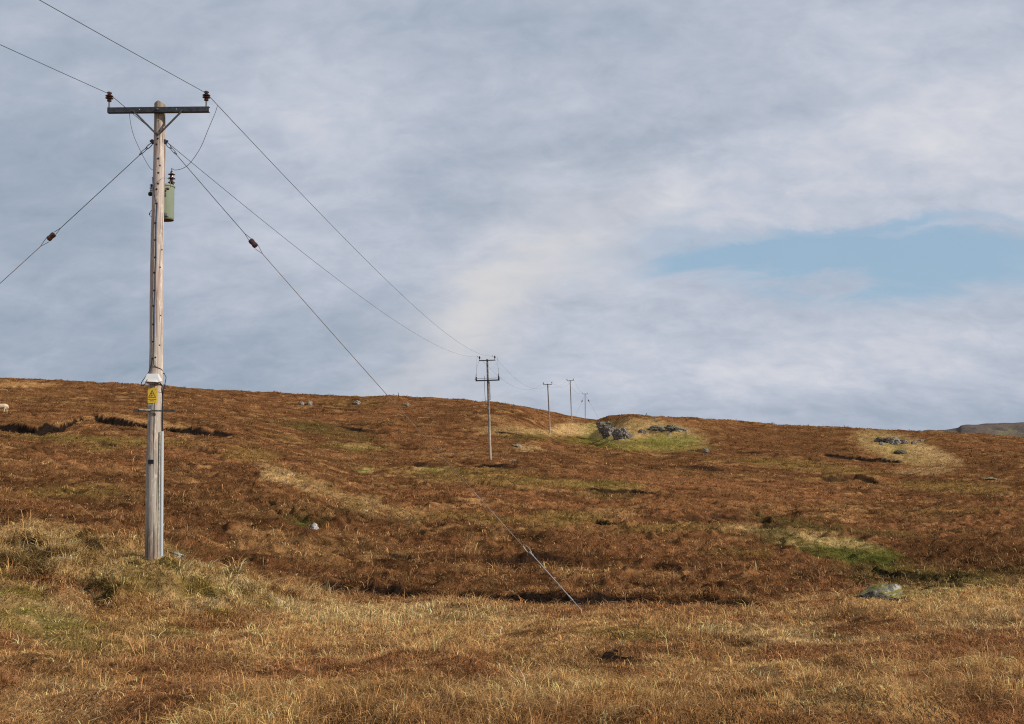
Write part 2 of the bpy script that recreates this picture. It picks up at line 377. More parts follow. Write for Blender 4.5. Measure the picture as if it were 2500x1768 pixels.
# ------------------------------------------------------------------ colours of the vegetation (where each kind grows), some shade painted in
STRAW = np.array([.625, .345, .135]); RUST = np.array([.325, .142, .058]); DARK = np.array([.13, .058, .024])
OLIVE = np.array([.26, .185, .05]); GREEN = np.array([.165, .185, .028]); PALE = np.array([.71, .465, .205]); PEAT = np.array([.018, .012, .009])
MOSS_AND_SHADE = np.array([.10, .078, .024]); VIVID = np.array([.125, .150, .030])  # dark moss; one zone uses it as painted shadow
ZONES = [ # px, py, rx, ry, colour, strength, tilt
 (60,1510,190,62,'G2',.70,.35),(180,1560,160,30,OLIVE,.55,.2),(330,1540,160,26,'G2',.50,.1),(20,1440,110,30,'G2',.45,.2),
 (430,1425,175,48,'PG',.95,.28),(480,1412,90,20,PALE,.6,.35),(560,1445,120,38,'PG',.9,.35),(330,1400,90,40,OLIVE,.6,.2),(262,1428,48,52,MOSS_AND_SHADE,.90,0),(360,1440,60,25,OLIVE,.6,.1),
 (150,1370,190,34,'PG',.70,.1),(60,1392,90,24,MOSS_AND_SHADE,.75,.1),(250,1330,190,26,'PG',.55,.1),(80,1300,140,22,'PG',.5,.0),(160,1480,80,45,PALE,.45,0),(70,1345,46,14,PEAT,.85,0),
 (1100,1545,420,45,STRAW,.75,.02),(1000,1500,330,25,PALE,.55,.03),(750,1490,120,30,PALE,.5,.2),(1480,1520,130,22,STRAW,.6,0),(1500,1548,130,14,OLIVE,.6,0),(1780,1535,150,20,PALE,.4,0),
 (2330,1470,260,40,STRAW,.8,-.05),(2245,1445,95,13,'G2',.90,-.05),(2420,1520,200,30,PALE,.4,0),(1250,1700,200,40,PALE,.25,0),(120,1720,160,60,PALE,.25,0),(2000,1560,200,22,PALE,.35,0),
 (1350,1545,120,14,DARK,.55,-.1),(1480,1600,140,20,DARK,.5,0),(1465,1598,20,11,PEAT,.9,0),(980,1575,70,14,DARK,.45,0),(2060,1515,90,20,DARK,.5,0),(1860,1570,60,12,DARK,.55,0),(170,1630,140,30,DARK,.55,-.15),(500,1620,110,30,DARK,.45,.1),(2100,1640,90,22,DARK,.35,0),(2350,1720,150,30,DARK,.35,0),
 (1800,1565,40,12,DARK,.4,0),(1150,1660,100,20,DARK,.35,0),(430,1690,90,24,DARK,.4,0),(2440,1720,60,20,DARK,.5,0),
 (2070,1343,140,30,VIVID,.70,.18),(2040,1330,130,18,VIVID,.45,.12),(2180,1385,110,16,VIVID,.5,.2),(1960,1312,200,17,'PG',.75,.14),(1890,1306,60,22,MOSS_AND_SHADE,.7,0),(1950,1278,120,12,MOSS_AND_SHADE,.7,.15),(2150,1300,150,10,MOSS_AND_SHADE,.5,.08),  # second dark moss entry here is a painted shadow band
 (2230,1408,190,20,MOSS_AND_SHADE,.85,.1),(2380,1362,200,48,DARK,.88,.10),(2450,1410,120,26,MOSS_AND_SHADE,.5,0),(2330,1410,120,18,OLIVE,.5,.1),
 (1600,1062,120,38,'PG',.80,.08),(1520,1082,140,16,GREEN,.5,.08),(1620,1088,120,14,OLIVE,.7,.05),(1450,1052,34,20,'G2',.7,.1),(1400,1048,50,16,PALE,.6,0),(1480,1062,60,22,'G2',.75,.2),(1640,1075,70,16,GREEN,.5,0),
 (1606,1054,44,5,MOSS_AND_SHADE,.8,0),(1560,1083,90,6,MOSS_AND_SHADE,.45,.05),(1660,1030,60,8,RUST,.6,.2),
 (2200,1095,112,34,'PG',.80,.25),(2210,1092,62,14,'G2',.75,.1),(2280,1110,70,18,PALE,.6,.3),
 (1880,1072,190,28,DARK,.50,.1),(2350,1120,200,30,DARK,.35,.25),(1990,1140,180,13,OLIVE,.3,.1),(2330,1190,150,16,OLIVE,.35,.05),(2250,1150,80,9,PALE,.3,0),(2260,1412,150,13,PEAT,.35,.12),
 (1250,1052,90,11,'PG',.5,.05),(1330,1058,60,8,'PG',.5,.1),(1290,1095,34,8,PALE,.45,0),(1290,1068,60,9,MOSS_AND_SHADE,.6,0),(1230,1030,60,10,STRAW,.3,.3),
 (1050,1146,50,8,'G2',.6,0),(900,1148,22,6,'G2',.8,0),(1150,1150,130,9,OLIVE,.38,.0),(1200,1170,180,13,OLIVE,.34,.02),(1300,1182,140,13,OLIVE,.28,0),(1470,1185,110,12,OLIVE,.65,0),(1490,1176,52,10,MOSS_AND_SHADE,.6,0),(1480,1205,80,12,MOSS_AND_SHADE,.45,0),
 (780,1195,150,22,'PG',.42,.42),(680,1165,46,14,PALE,.5,.2),(950,1240,100,14,'PG',.40,.28),(1150,1262,130,12,OLIVE,.32,.05),(1060,1240,90,10,STRAW,.3,0),(1300,1275,150,12,OLIVE,.35,.05),(1400,1262,90,12,OLIVE,.5,.05),(1650,1288,180,12,OLIVE,.36,.02),(1500,1255,60,14,STRAW,.35,0),
 (820,1055,110,16,MOSS_AND_SHADE,.50,.15),(870,1088,70,7,'G2',.5,.1),(750,1038,70,10,MOSS_AND_SHADE,.5,.1),(1070,1028,70,8,DARK,.5,0),(600,1200,130,18,DARK,.3,.2),(740,1270,60,14,MOSS_AND_SHADE,.55,.1),(750,1278,14,9,VIVID,.7,0),(440,1214,50,12,DARK,.65,.1),(520,1290,60,20,DARK,.5,0),
 (940,1352,60,9,STRAW,.5,-.1),(700,1320,130,25,STRAW,.35,.2),(870,1330,80,16,STRAW,.3,0),(980,1362,60,8,DARK,.7,.1),(1420,1360,140,12,DARK,.6,.02),(1500,1395,180,8,STRAW,.35,0),
 (250,1075,240,10,OLIVE,.45,.05),(250,1095,60,7,OLIVE,.5,0),(170,1030,120,6,STRAW,.45,-.2),(420,1040,150,6,STRAW,.55,.18),(180,1200,120,18,OLIVE,.35,0),(60,940,90,7,STRAW,.5,0),(600,1110,80,16,OLIVE,.35,.1),(180,1140,180,16,RUST,.4,0),
 (1900,1200,180,30,RUST,.35,.1),(1620,1170,180,14,RUST,.5,.05),(1700,1230,180,14,RUST,.45,0),(1650,1330,190,30,RUST,.35,0),(1790,1350,90,14,OLIVE,.4,0),(1450,1310,160,20,RUST,.3,0),
 (800,1440,46,10,OLIVE,.6,.1),(2100,1470,20,8,STRAW,.5,0),
]
def veg(x, y, z, peat):
    px, py = to_px(x, y, z)
    d = y
    n1 = fbm(x, y, 1.0, 2, 201); n3 = fbm(x, y * 1.4, 3.4, 3, 204); n12 = fbm(x, y * 1.6, 13.0, 3, 207); n03 = perlin(x / 0.33, y / 0.33, 210)
    nn = np.where(d < 25, 0.55 * n1 + 0.6 * n3, 0.25 * n1 + 0.6 * n3 + 0.65 * n12)
    # foreground: straw grass with red-brown heather; beyond the hollow: rust-brown deer grass
    fgw = (1 - sst(d + 1.5 * n3, 16.5, 21))
    a = sst(nn + 0.35 * n03, -0.30, 0.66)[:, None]
    fgc = (RUST * 1.08) * (1 - a) + STRAW * a
    b = sst(nn + 0.45 * n03, -0.50, 0.70)[:, None]
    mid = DARK * 1.35 * (1 - b) + (RUST * 1.05) * b
    c = sst(n3 - 0.4 * n12 + 0.3 * n1, 0.30, 0.95)[:, None]
    mid = mid * (1 - c) + (RUST * 0.45 + STRAW * 0.52) * c
    ol = (sst(fbm(x + 80, y * 1.8, 20.0, 3, 215) + 0.3 * n3, 0.15, 0.8) * 0.26 * sst(d, 30, 60))[:, None]
    mid = mid * (1 - ol) + OLIVE * ol
    col = mid * (1 - fgw[:, None]) + fgc * fgw[:, None]
    ol2 = (sst(fbm(x - 30, y, 4.0, 3, 218), 0.25, 0.85) * 0.22 * fgw)[:, None]
    col = col * (1 - ol2) + OLIVE * 1.3 * ol2
    ln, lip_ = channels(x, y)
    ln = (np.clip(ln, 0, 1) * .80)[:, None]; lip_ = (np.clip(lip_, 0, 1) * .45)[:, None]
    col = col * (1 - lip_) + (STRAW * .75) * lip_
    col = col * (1 - ln) + DARK * .50 * ln
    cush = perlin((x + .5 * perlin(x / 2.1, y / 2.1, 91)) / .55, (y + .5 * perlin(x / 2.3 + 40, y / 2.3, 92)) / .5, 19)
    hol = (sst(-cush, .05, .45) * (.62 - .25 * fgw) * (1 - .6 * sst(d, 50, 110)))[:, None]  # darker colour in the hollows of the cushion relief
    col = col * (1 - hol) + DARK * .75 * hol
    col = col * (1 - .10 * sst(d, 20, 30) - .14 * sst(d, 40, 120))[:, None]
    green = np.zeros_like(d)
    warp = np.minimum(1.0, 16.0 / d) * 60 + 9
    pxw = px + warp * 1.3 * perlin(x / 1.7 + 5, y / 1.7, 221) + 0.5 * warp * n03
    pyw = py + warp * 0.30 * perlin(x / 1.5, y / 1.5 + 9, 222) + 0.10 * warp * n1
    for cx, cy, rx, ry, c0, s, tilt in ZONES:
        gy = (pyw - cy - tilt * (pxw - cx)) / ry; gx = (pxw - cx) / rx
        w = s * (1 - sst(gx * gx + gy * gy, 0.45, 1.45))
        if not np.any(w > 0): continue
        if isinstance(c0, str):
            m_ = sst(n1 + 0.5 * n03, -0.8, 0.3)[:, None]
            c1 = (GREEN * 1.3 * (1 - m_) + (PALE * .5 + OLIVE * .5) * m_) if c0 == 'G2' else (OLIVE * 1.2 * (1 - m_) + PALE * (.9 - .25 * sst(d, 30, 90))[:, None] * m_)
            green = np.maximum(green, w * (0.8 if c0 == 'G2' else 0.35))
        else:
            c1 = c0
            if c0 is VIVID or c0 is GREEN: green = np.maximum(green, w)
        if c0 is PEAT: peat = np.maximum(peat, w)
        col = col * (1 - w[:, None]) + c1 * w[:, None]
    return col, green, peat

# ------------------------------------------------------------------ object helpers
def tag(o, label=None, cat=None, group=None, kind=None):
    if label: o['label'] = label
    if cat: o['category'] = cat
    if group: o['group'] = group
    if kind: o['kind'] = kind
    return o
def empty(name, loc, rot=(0, 0, 0)):
    o = bpy.data.objects.new(name, None)
    o.empty_display_size = 0.3
    COL.objects.link(o); o.location = loc; o.rotation_euler = rot
    return o
class MB:
    def __init__(s): s.v = []; s.f = []; s.sm = []
    def add(s, vs, fs, smooth=False):
        b = len(s.v); s.v += [tuple(v) for v in vs]
        for f in fs: s.f.append([b + i for i in f]); s.sm.append(smooth)
        return s
    def box(s, c, size, rot=None):
        M = rot if rot is not None else Matrix.Identity(3)
        c = Vector(c); hx, hy, hz = [a / 2 for a in size]
        vs = [c + M @ Vector((sx * hx, sy * hy, sz * hz)) for sx in (-1, 1) for sy in (-1, 1) for sz in (-1, 1)]
        return s.add(vs, [(0,1,3,2),(4,6,7,5),(0,4,5,1),(2,3,7,6),(0,2,6,4),(1,5,7,3)])
    def bar(s, a, b, w, h, up=(0, 0, 1)):
        a = Vector(a); b = Vector(b); dz = (b - a).normalized()
        x = dz.cross(Vector(up))
        if x.length < 1e-4: x = Vector((1, 0, 0))
        x.normalize(); y = x.cross(dz)
        M = Matrix((x, dz, y)).transposed()
        return s.box((a + b) / 2, (w, (b - a).length, h), M)
    def tube(s, pts, r, seg=8, cap=True):
        pts = [Vector(p) for p in pts]
        if isinstance(r, (int, float)): r = [r] * len(pts)
        t0 = (pts[1] - pts[0]).normalized()
        ref = Vector((0, 0, 1)) if abs(t0.z) < 0.9 else Vector((1, 0, 0))
        x = t0.cross(ref).normalized()
        vs = []
        for i, p in enumerate(pts):
            t = (pts[min(i + 1, len(pts) - 1)] - pts[max(i - 1, 0)]).normalized()
            x = (x - t * x.dot(t)).normalized(); y = t.cross(x)
            for k in range(seg):
                a = 2 * math.pi * k / seg
                vs.append(p + (x * math.cos(a) + y * math.sin(a)) * r[i])
        fs = []
        for i in range(len(pts) - 1):
            for k in range(seg):
                k2 = (k + 1) % seg
                fs.append((i*seg + k, i*seg + k2, (i+1)*seg + k2, (i+1)*seg + k))
        s.add(vs, fs, True)
        if cap:
            s.add(vs[:seg], [tuple(range(seg))[::-1]]); s.add(vs[-seg:], [tuple(range(seg))])
        return s
    def lathe(s, prof, origin, axis=(0, 0, 1), seg=20):
        o = Vector(origin); az = Vector(axis).normalized()
        q = Vector((0, 0, 1)).rotation_difference(az).to_matrix()
        vs = []; n = len(prof)
        for (r, h) in prof:
            for k in range(seg):
                a = 2 * math.pi * k / seg
                vs.append(o + q @ Vector((r * math.cos(a), r * math.sin(a), h)))
        fs = [(i*seg + k, i*seg + (k+1) % seg, (i+1)*seg + (k+1) % seg, (i+1)*seg + k) for i in range(n - 1) for k in range(seg)]
        fs.append(tuple(range(seg))[::-1]); fs.append(tuple((n-1)*seg + k for k in range(seg)))
        return s.add(vs, fs, True)
    def build(s, name, mat, parent=None, origin=None, edge=35):
        me = bpy.data.meshes.new(name)
        o = bpy.data.objects.new(name, me)
        COL.objects.link(o)
        if origin is None:
            r = parent
            org = Vector((0, 0, 0))
            while r is not None: org += Vector(r.location); r = r.parent
        else:
            org = Vector(origin)
        me.from_pydata([Vector(v) - org for v in s.v], [], s.f)
        me.polygons.foreach_set('use_smooth', s.sm)
        me.validate()
        me.materials.append(mat)
        try: me.set_sharp_from_angle(angle=R(edge))
        except Exception: pass
        if parent is not None: o.parent = parent
        elif origin is not None: o.location = org
        return o
def curve(pts, n=24):
    pts = [Vector(p) for p in pts]; out = []
    P_ = [pts[0] * 2 - pts[1]] + pts + [pts[-1] * 2 - pts[-2]]
    for i in range(1, len(P_) - 2):
        m = max(2, n // (len(pts) - 1))
        for k in range(m):
            t = k / m
            a, b, c, d = P_[i-1], P_[i], P_[i+1], P_[i+2]
            out.append(0.5 * ((2*b) + (-a + c) * t + (2*a - 5*b + 4*c - d) * t*t + (-a + 3*b - 3*c + d) * t**3))
    out.append(pts[-1]); return out
def copy_tree(o, parent=None):
    c = o.copy(); COL.objects.link(c); c.parent = parent
    for ch in list(o.children): copy_tree(ch, c)
    return c

# ------------------------------------------------------------------ materials
def mat(name, col, rough=0.7, metal=0.0, var=0.0, scale=8.0, bump=0.0, bscale=40.0, spec=0.4, stretch=(1, 1, 1), col2=None):
    m = bpy.data.materials.new(name); m.use_nodes = True
    t = m.node_tree; t.nodes.clear(); q = NG(t)
    b = q.n('ShaderNodeBsdfPrincipled'); o = q.n('ShaderNodeOutputMaterial'); q.link(b.outputs[0], o.inputs[0])
    tcn = q.n('ShaderNodeTexCoord'); mp = q.n('ShaderNodeMapping'); q.link(tcn.outputs['Object'], mp.inputs[0])
    mp.inputs['Scale'].default_value = stretch
    V = mp.outputs[0]
    c2 = col2 if col2 else tuple(max(0, c * (1 - var)) for c in col)
    if var > 0 or col2:
        f = q.ramp(q.noise(V, scale, 5, 0.6), 0.35, 0.65)
        q.put(b.inputs['Base Color'], q.mix(f, c2, col))
    else: q.put(b.inputs['Base Color'], col)
    b.inputs['Roughness'].default_value = rough; b.inputs['Metallic'].default_value = metal
    b.inputs['Specular IOR Level'].default_value = spec
    if bump > 0:
        bn = q.n('ShaderNodeBump'); bn.inputs['Strength'].default_value = bump; bn.inputs['Distance'].default_value = 0.01
        q.put(bn.inputs['Height'], q.noise(V, bscale, 4)); q.link(bn.outputs[0], b.inputs['Normal'])
    return m
M_STEEL = mat("weathered_steel", (.055, .062, .072), .55, .3, .45, 14, .2)
M_GALV = mat("galvanised_steel", (.33, .34, .36), .5, .5, .3, 18, .15)
M_GALVD = mat("dull_galvanised", (.16, .165, .175), .55, .4, .35, 18, .15)
M_PORC = mat("brown_porcelain", (.045, .016, .012), .18, 0, .35, 20, spec=.6)
M_TANK = mat("green_tank_paint", (.215, .265, .185), .5, 0, .10, 3, .05, 60)
M_TANKB = mat("tank_base_rust", (.10, .070, .03), .7, 0, .5, 9)
M_WHITE = mat("white_plastic", (.56, .56, .55), .5, 0, .08, 5)
M_GREYP = mat("grey_conduit_plastic", (.38, .42, .46), .45, 0, .10, 3, stretch=(1, 1, .3))
M_BLACK = mat("black_rubber", (.014, .015, .019), .5, 0)
M_BLUE = mat("slate_blue_cable", (.05, .08, .14), .5, 0)
M_CABLE = mat("pale_earth_cable", (.34, .31, .24), .6, 0, .2, 20)
M_YEL = mat("yellow_sign", (.88, .60, .06), .5, 0, .08, 12)
M_INK = mat("black_sign_ink", (.025, .014, .010), .6, 0)
M_REDINK = mat("red_sign_ink", (.33, .07, .02), .6, 0)
M_PLATE = mat("cream_number", (.68, .66, .50), .5, 0)
M_OLDW = mat("grey_green_timber", (.055, .066, .058), .8, 0, .5, 20, .3, 60)
M_PALEW = mat("pale_timber_lit_top", (.46, .44, .33), .8, 0, .45, 22, .3)  # pale timber, also the painted lit top of the guard
M_WIRE = mat("dull_wire", (.075, .082, .095), .5, .4)
M_WIRER = mat("rusty_stay_wire", (.20, .145, .10), .5, .2, .4, 3)
M_WIREL = mat("bright_stay_wire", (.30, .265, .22), .45, .5, .4, 3)

def wood(name, top, bot, dark, hgt, pink=.3):
    m = bpy.data.materials.new(name); m.use_nodes = True
    t = m.node_tree; t.nodes.clear(); q = NG(t)
    b = q.n('ShaderNodeBsdfPrincipled'); o = q.n('ShaderNodeOutputMaterial'); q.link(b.outputs[0], o.inputs[0])
    tcn = q.n('ShaderNodeTexCoord')
    def mp(sc):
        n_ = q.n('ShaderNodeMapping'); q.link(tcn.outputs['Object'], n_.inputs[0]); n_.inputs['Scale'].default_value = sc; return n_.outputs[0]
    sp = q.n('ShaderNodeSeparateXYZ'); q.link(tcn.outputs['Object'], sp.inputs[0])
    hz = sp.outputs[2]
    c = q.mix(q.ramp(q.m('ADD', hz, q.m('MULTIPLY', q.m('SUBTRACT', q.noise(tcn.outputs['Object'], 3), .5), 1.2)), hgt * .22, hgt * .62), bot, top)
    grain = q.noise(mp((38, 38, 1.6)), 1.0, 5, 0.65, 0.4)
    c = q.mix(q.m('MULTIPLY', q.ramp(grain, .50, .68), .62), c, dark)
    patch = q.noise(mp((7, 7, 1.3)), 1.0, 4, .6, .6)
    c = q.mix(q.m('MULTIPLY', q.ramp(patch, .50, .66), pink), c, (.30, .165, .125, 1))
    pale = q.noise(mp((11, 11, 3.3)), 1.3, 3, .6, .8)
    c = q.mix(q.m('MULTIPLY', q.ramp(pale, .52, .66), .75), c, (.58, .50, .43, 1))
    crack = q.noise(mp((60, 60, 0.9)), 1.0, 2, .5, .2)
    c = q.mix(q.m('MULTIPLY', q.ramp(crack, .57, .66), .8), c, (.035, .022, .015, 1))
    ft = q.ramp(q.m('ADD', hz, q.m('MULTIPLY', q.m('SUBTRACT', q.noise(mp((10, 10, 1)), 1.0, 3), .5), 1.0)), .15, .95, 1, 0)
    c = q.mix(q.m('MULTIPLY', ft, .55), c, (.085, .045, .028, 1))
    tp = q.ramp(q.m('ADD', hz, q.m('MULTIPLY', q.m('SUBTRACT', q.noise(mp((18, 18, 6)), 1.0, 3), .5), .9)), hgt - .62, hgt - .12)
    c = q.mix(q.m('MULTIPLY', tp, .55), c, (.15, .135, .065, 1))
    q.put(b.inputs['Base Color'], c); b.inputs['Roughness'].default_value = .85; b.inputs['Specular IOR Level'].default_value = .2
    bn = q.n('ShaderNodeBump'); bn.inputs['Strength'].default_value = .6; bn.inputs['Distance'].default_value = .006
    q.put(bn.inputs['Height'], q.m('ADD', grain, q.m('MULTIPLY', crack, -1.2))); q.link(bn.outputs[0], b.inputs['Normal'])
    return m
M_WOOD = wood("weathered_pole_timber", (.44, .375, .335, 1), (.36, .325, .28, 1), (.15, .105, .09, 1), 6.8, .42)
M_WOODF = wood("distant_pole_timber", (.115, .095, .072, 1), (.36, .31, .25, 1), (.13, .10, .08, 1), 9.8, .15)

# ground material: litter colour under the blades, darkened for the shade in the gaps
gm = bpy.data.materials.new("moor_ground"); gm.use_nodes = True
t = gm.node_tree; t.nodes.clear(); q = NG(t)
b = q.n('ShaderNodeBsdfDiffuse'); o_ = q.n('ShaderNodeOutputMaterial'); q.link(b.outputs[0], o_.inputs[0])
at = q.n('ShaderNodeAttribute', attribute_name='col')
tcn = q.n('ShaderNodeTexCoord')
mp = q.n('ShaderNodeMapping'); q.link(tcn.outputs['Object'], mp.inputs[0]); mp.inputs['Scale'].default_value = (1, .45, 1)
f1 = q.noise(mp.outputs[0], 5.0, 5, .75); f2 = q.noise(mp.outputs[0], 1.1, 5, .7)
k = q.m('ADD', q.ramp(f1, .3, .7, .50, 1.75, False), q.ramp(f2, .3, .7, -.3, .35, False))
kc = q.n('ShaderNodeCombineXYZ'); [q.put(kc.inputs[i], k) for i in range(3)]
q.put(b.inputs[0], q.mix(1.0, at.outputs['Color'], kc.outputs[0], 'MULTIPLY'))
bn = q.n('ShaderNodeBump'); bn.inputs['Strength'].default_value = .9; bn.inputs['Distance'].default_value = .25
q.put(bn.inputs['Height'], q.m('ADD', f1, f2)); q.link(bn.outputs[0], b.inputs['Normal'])

bm_ = bpy.data.materials.new("dry_blades"); bm_.use_nodes = True
t = bm_.node_tree; t.nodes.clear(); q = NG(t)
at = q.n('ShaderNodeAttribute', attribute_name='col')
dfn = q.n('ShaderNodeBsdfDiffuse'); trn = q.n('ShaderNodeBsdfTranslucent'); mx = q.n('ShaderNodeMixShader'); o_ = q.n('ShaderNodeOutputMaterial')
q.link(at.outputs['Color'], dfn.inputs[0]); q.link(at.outputs['Color'], trn.inputs[0]); mx.inputs[0].default_value = .28
q.link(dfn.outputs[0], mx.inputs[1]); q.link(trn.outputs[0], mx.inputs[2]); q.link(mx.outputs[0], o_.inputs[0])
M_BLADE = bm_

# ------------------------------------------------------------------ ground
def set_mesh(name, verts, faces_q, col=None, mat_=None, smooth=True):
    me = bpy.data.meshes.new(name)
    me.vertices.add(len(verts)); me.vertices.foreach_set('co', verts.astype(np.float32).ravel())
    n = len(faces_q)
    me.loops.add(n * 4); me.loops.foreach_set('vertex_index', faces_q.astype(np.int32).ravel())
    me.polygons.add(n); me.polygons.foreach_set('loop_start', np.arange(0, n * 4, 4, dtype=np.int32))
    me.polygons.foreach_set('loop_total', np.full(n, 4, np.int32))
    me.polygons.foreach_set('use_smooth', np.full(n, smooth))
    me.update(calc_edges=True)
    if col is not None:
        ca = me.color_attributes.new('col', 'FLOAT_COLOR', 'POINT')
        ca.data.foreach_set('color', np.c_[col, np.ones(len(col))].astype(np.float32).ravel())
    o = bpy.data.objects.new(name, me); COL.objects.link(o)
    if mat_: me.materials.append(mat_)
    return o
ug = np.r_[np.linspace(-1350, -90, 90), np.linspace(-80, 2580, 980), np.linspace(2592, 3850, 90)]
dg = np.r_[np.linspace(0.9, 4.2, 20), np.exp(np.linspace(math.log(4.3), math.log(300), 1050)), np.exp(np.linspace(math.log(304), math.log(1500), 40))]
U, D = np.meshgrid(ug, dg)
gx = ((U - CX) / F * D).ravel(); gy = D.ravel()
gz, gp = height(gx, np.minimum(gy, 415), True)
beyond = gy > 300
gz = np.where(beyond, np.minimum(gz, gz) - 0.02 * (gy - 300), gz)
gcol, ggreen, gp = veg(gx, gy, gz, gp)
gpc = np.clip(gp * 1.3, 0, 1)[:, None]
gcol = gcol * (0.45 + 0.30 * sst(gy, 18, 60))[:, None]  # shade between the blades painted into the ground, strongest close by
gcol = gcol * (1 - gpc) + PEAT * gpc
nu, nd = len(ug), len(dg)
idx = np.arange(nu * nd).reshape(nd, nu)
fq = np.stack([idx[:-1, :-1], idx[:-1, 1:], idx[1:, 1:], idx[1:, :-1]], -1).reshape(-1, 4)
# the land behind and beside the camera, as part of the same sheet
bx = np.array([[-900, 0.9 * 0 - 400, -1.9], [900, -400, -1.9], [900, 0.9, -1.9], [-900, 0.9, -1.9]])
gv = np.c_[gx, gy, gz]
gv = np.r_[gv, bx]; nb = nu * nd
fq = np.r_[fq, [[nb, nb + 1, nb + 2, nb + 3]]]
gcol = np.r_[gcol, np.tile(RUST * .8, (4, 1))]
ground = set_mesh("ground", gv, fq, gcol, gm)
tag(ground, kind='structure')

# distant hill on the right
hu = np.linspace(1900, 3700, 520); hd = np.linspace(430, 820, 130)
ridge = np.interp(hu, [1900,2150,2190,2270,2325,2338,2344,2352,2380,2420,2460,2500,2700,2950,3300,3700],
                      [1085,1066,1060,1052,1048.5,1046,1041,1039,1037.5,1035.5,1034.5,1031,1018,1030,1050,1080])
HU, HD = np.meshgrid(hu, hd)
RD = 640.0
zr = z_of(ridge, RD)[None, :] * np.ones_like(HD)
tt = (HD - 430) / (RD - 430)
front = sst(HD, 430, RD)
zf = zr - (1 - np.clip(tt, 0, 1)) ** 1.3 * 26
zf = np.where(HD > RD, zr - ((HD - RD) / 180) ** 2 * 60, zf)
hx = (HU - CX) / F * HD
nz = fbm(hx, HD, 22, 4, 501)
cliff = sst(tt + 0.06 * nz, .80, .93)
zf = zf - 3.2 * (1 - cliff) * sst(HU, 2300, 2345) + 1.5 * fbm(hx, HD, 30, 4, 505) * (1 - sst(np.abs(tt - 1), 0, .1) * 0 ) * np.where(np.abs(tt - 1) < .06, .15, 1)
hv = np.c_[hx.ravel(), HD.ravel(), zf.ravel()]
a = sst(nz, -.5, .5).ravel()[:, None]
hc = np.array([.080, .068, .062]) * (1 - a) + np.array([.125, .098, .080]) * a
gg = (sst(fbm(hx, HD * .5, 26, 3, 511), .05, .55) * (tt < .9)).ravel()[:, None] * .8
hc = hc * (1 - gg) + np.array([.17, .165, .07]) * gg
n1_, n2_ = len(hu), len(hd)
ih = np.arange(n1_ * n2_).reshape(n2_, n1_)
fh = np.stack([ih[:-1, :-1], ih[:-1, 1:], ih[1:, 1:], ih[1:, :-1]], -1).reshape(-1, 4)
hill = set_mesh("distant_hill", hv, fh, hc, gm)
tag(hill, kind='structure')

# ------------------------------------------------------------------ rocks
def rock_mat(name, c1, c2, lich, moss=None):
    m = bpy.data.materials.new(name); m.use_nodes = True
    t = m.node_tree; t.nodes.clear(); q = NG(t)
    b = q.n('ShaderNodeBsdfPrincipled'); o = q.n('ShaderNodeOutputMaterial'); q.link(b.outputs[0], o.inputs[0])
    tc_ = q.n('ShaderNodeTexCoord'); V = tc_.outputs['Object']
    c = q.mix(q.ramp(q.noise(V, 4.5, 6, .8), .42, .58), c1, c2)
    c = q.mix(q.ramp(q.noise(V, 7, 5, .8), .53, .60), c, lich)
    if moss:
        geo = q.n('ShaderNodeNewGeometry'); s3 = q.n('ShaderNodeSeparateXYZ'); q.link(geo.outputs['Normal'], s3.inputs[0])
        mk = q.ramp(q.m('ADD', s3.outputs[2], q.m('MULTIPLY', q.m('SUBTRACT', q.noise(V, 4, 4), .5), 1.8)), .62, .95)
        c = q.mix(mk, c, moss)
    q.put(b.inputs['Base Color'], c); b.inputs['Roughness'].default_value = .9; b.inputs['Specular IOR Level'].default_value = .2
    bn = q.n('ShaderNodeBump'); bn.inputs['Strength'].default_value = .9; bn.inputs['Distance'].default_value = .08
    q.put(bn.inputs['Height'], q.noise(V, 8, 6, .7)); q.link(bn.outputs[0], b.inputs['Normal'])
    return m
M_RK = rock_mat("lichened_rock", (.045, .036, .032, 1), (.17, .135, .115, 1), (.46, .42, .36, 1), (.10, .085, .03, 1))
M_RKP = rock_mat("pale_rock", (.10, .088, .070, 1), (.28, .255, .22, 1), (.46, .43, .38, 1), (.20, .165, .06, 1))
M_RKW = rock_mat("white_quartz_rock", (.20, .18, .15, 1), (.50, .48, .44, 1), (.74, .72, .69, 1))
M_RKM = rock_mat("mossy_rock", (.06, .055, .045, 1), (.21, .20, .175, 1), (.50, .49, .43, 1), (.17, .15, .02, 1))
M_RKS = rock_mat("pale_slab_rock", (.06, .058, .05, 1), (.20, .195, .175, 1), (.40, .39, .35, 1), (.19, .165, .035, 1))
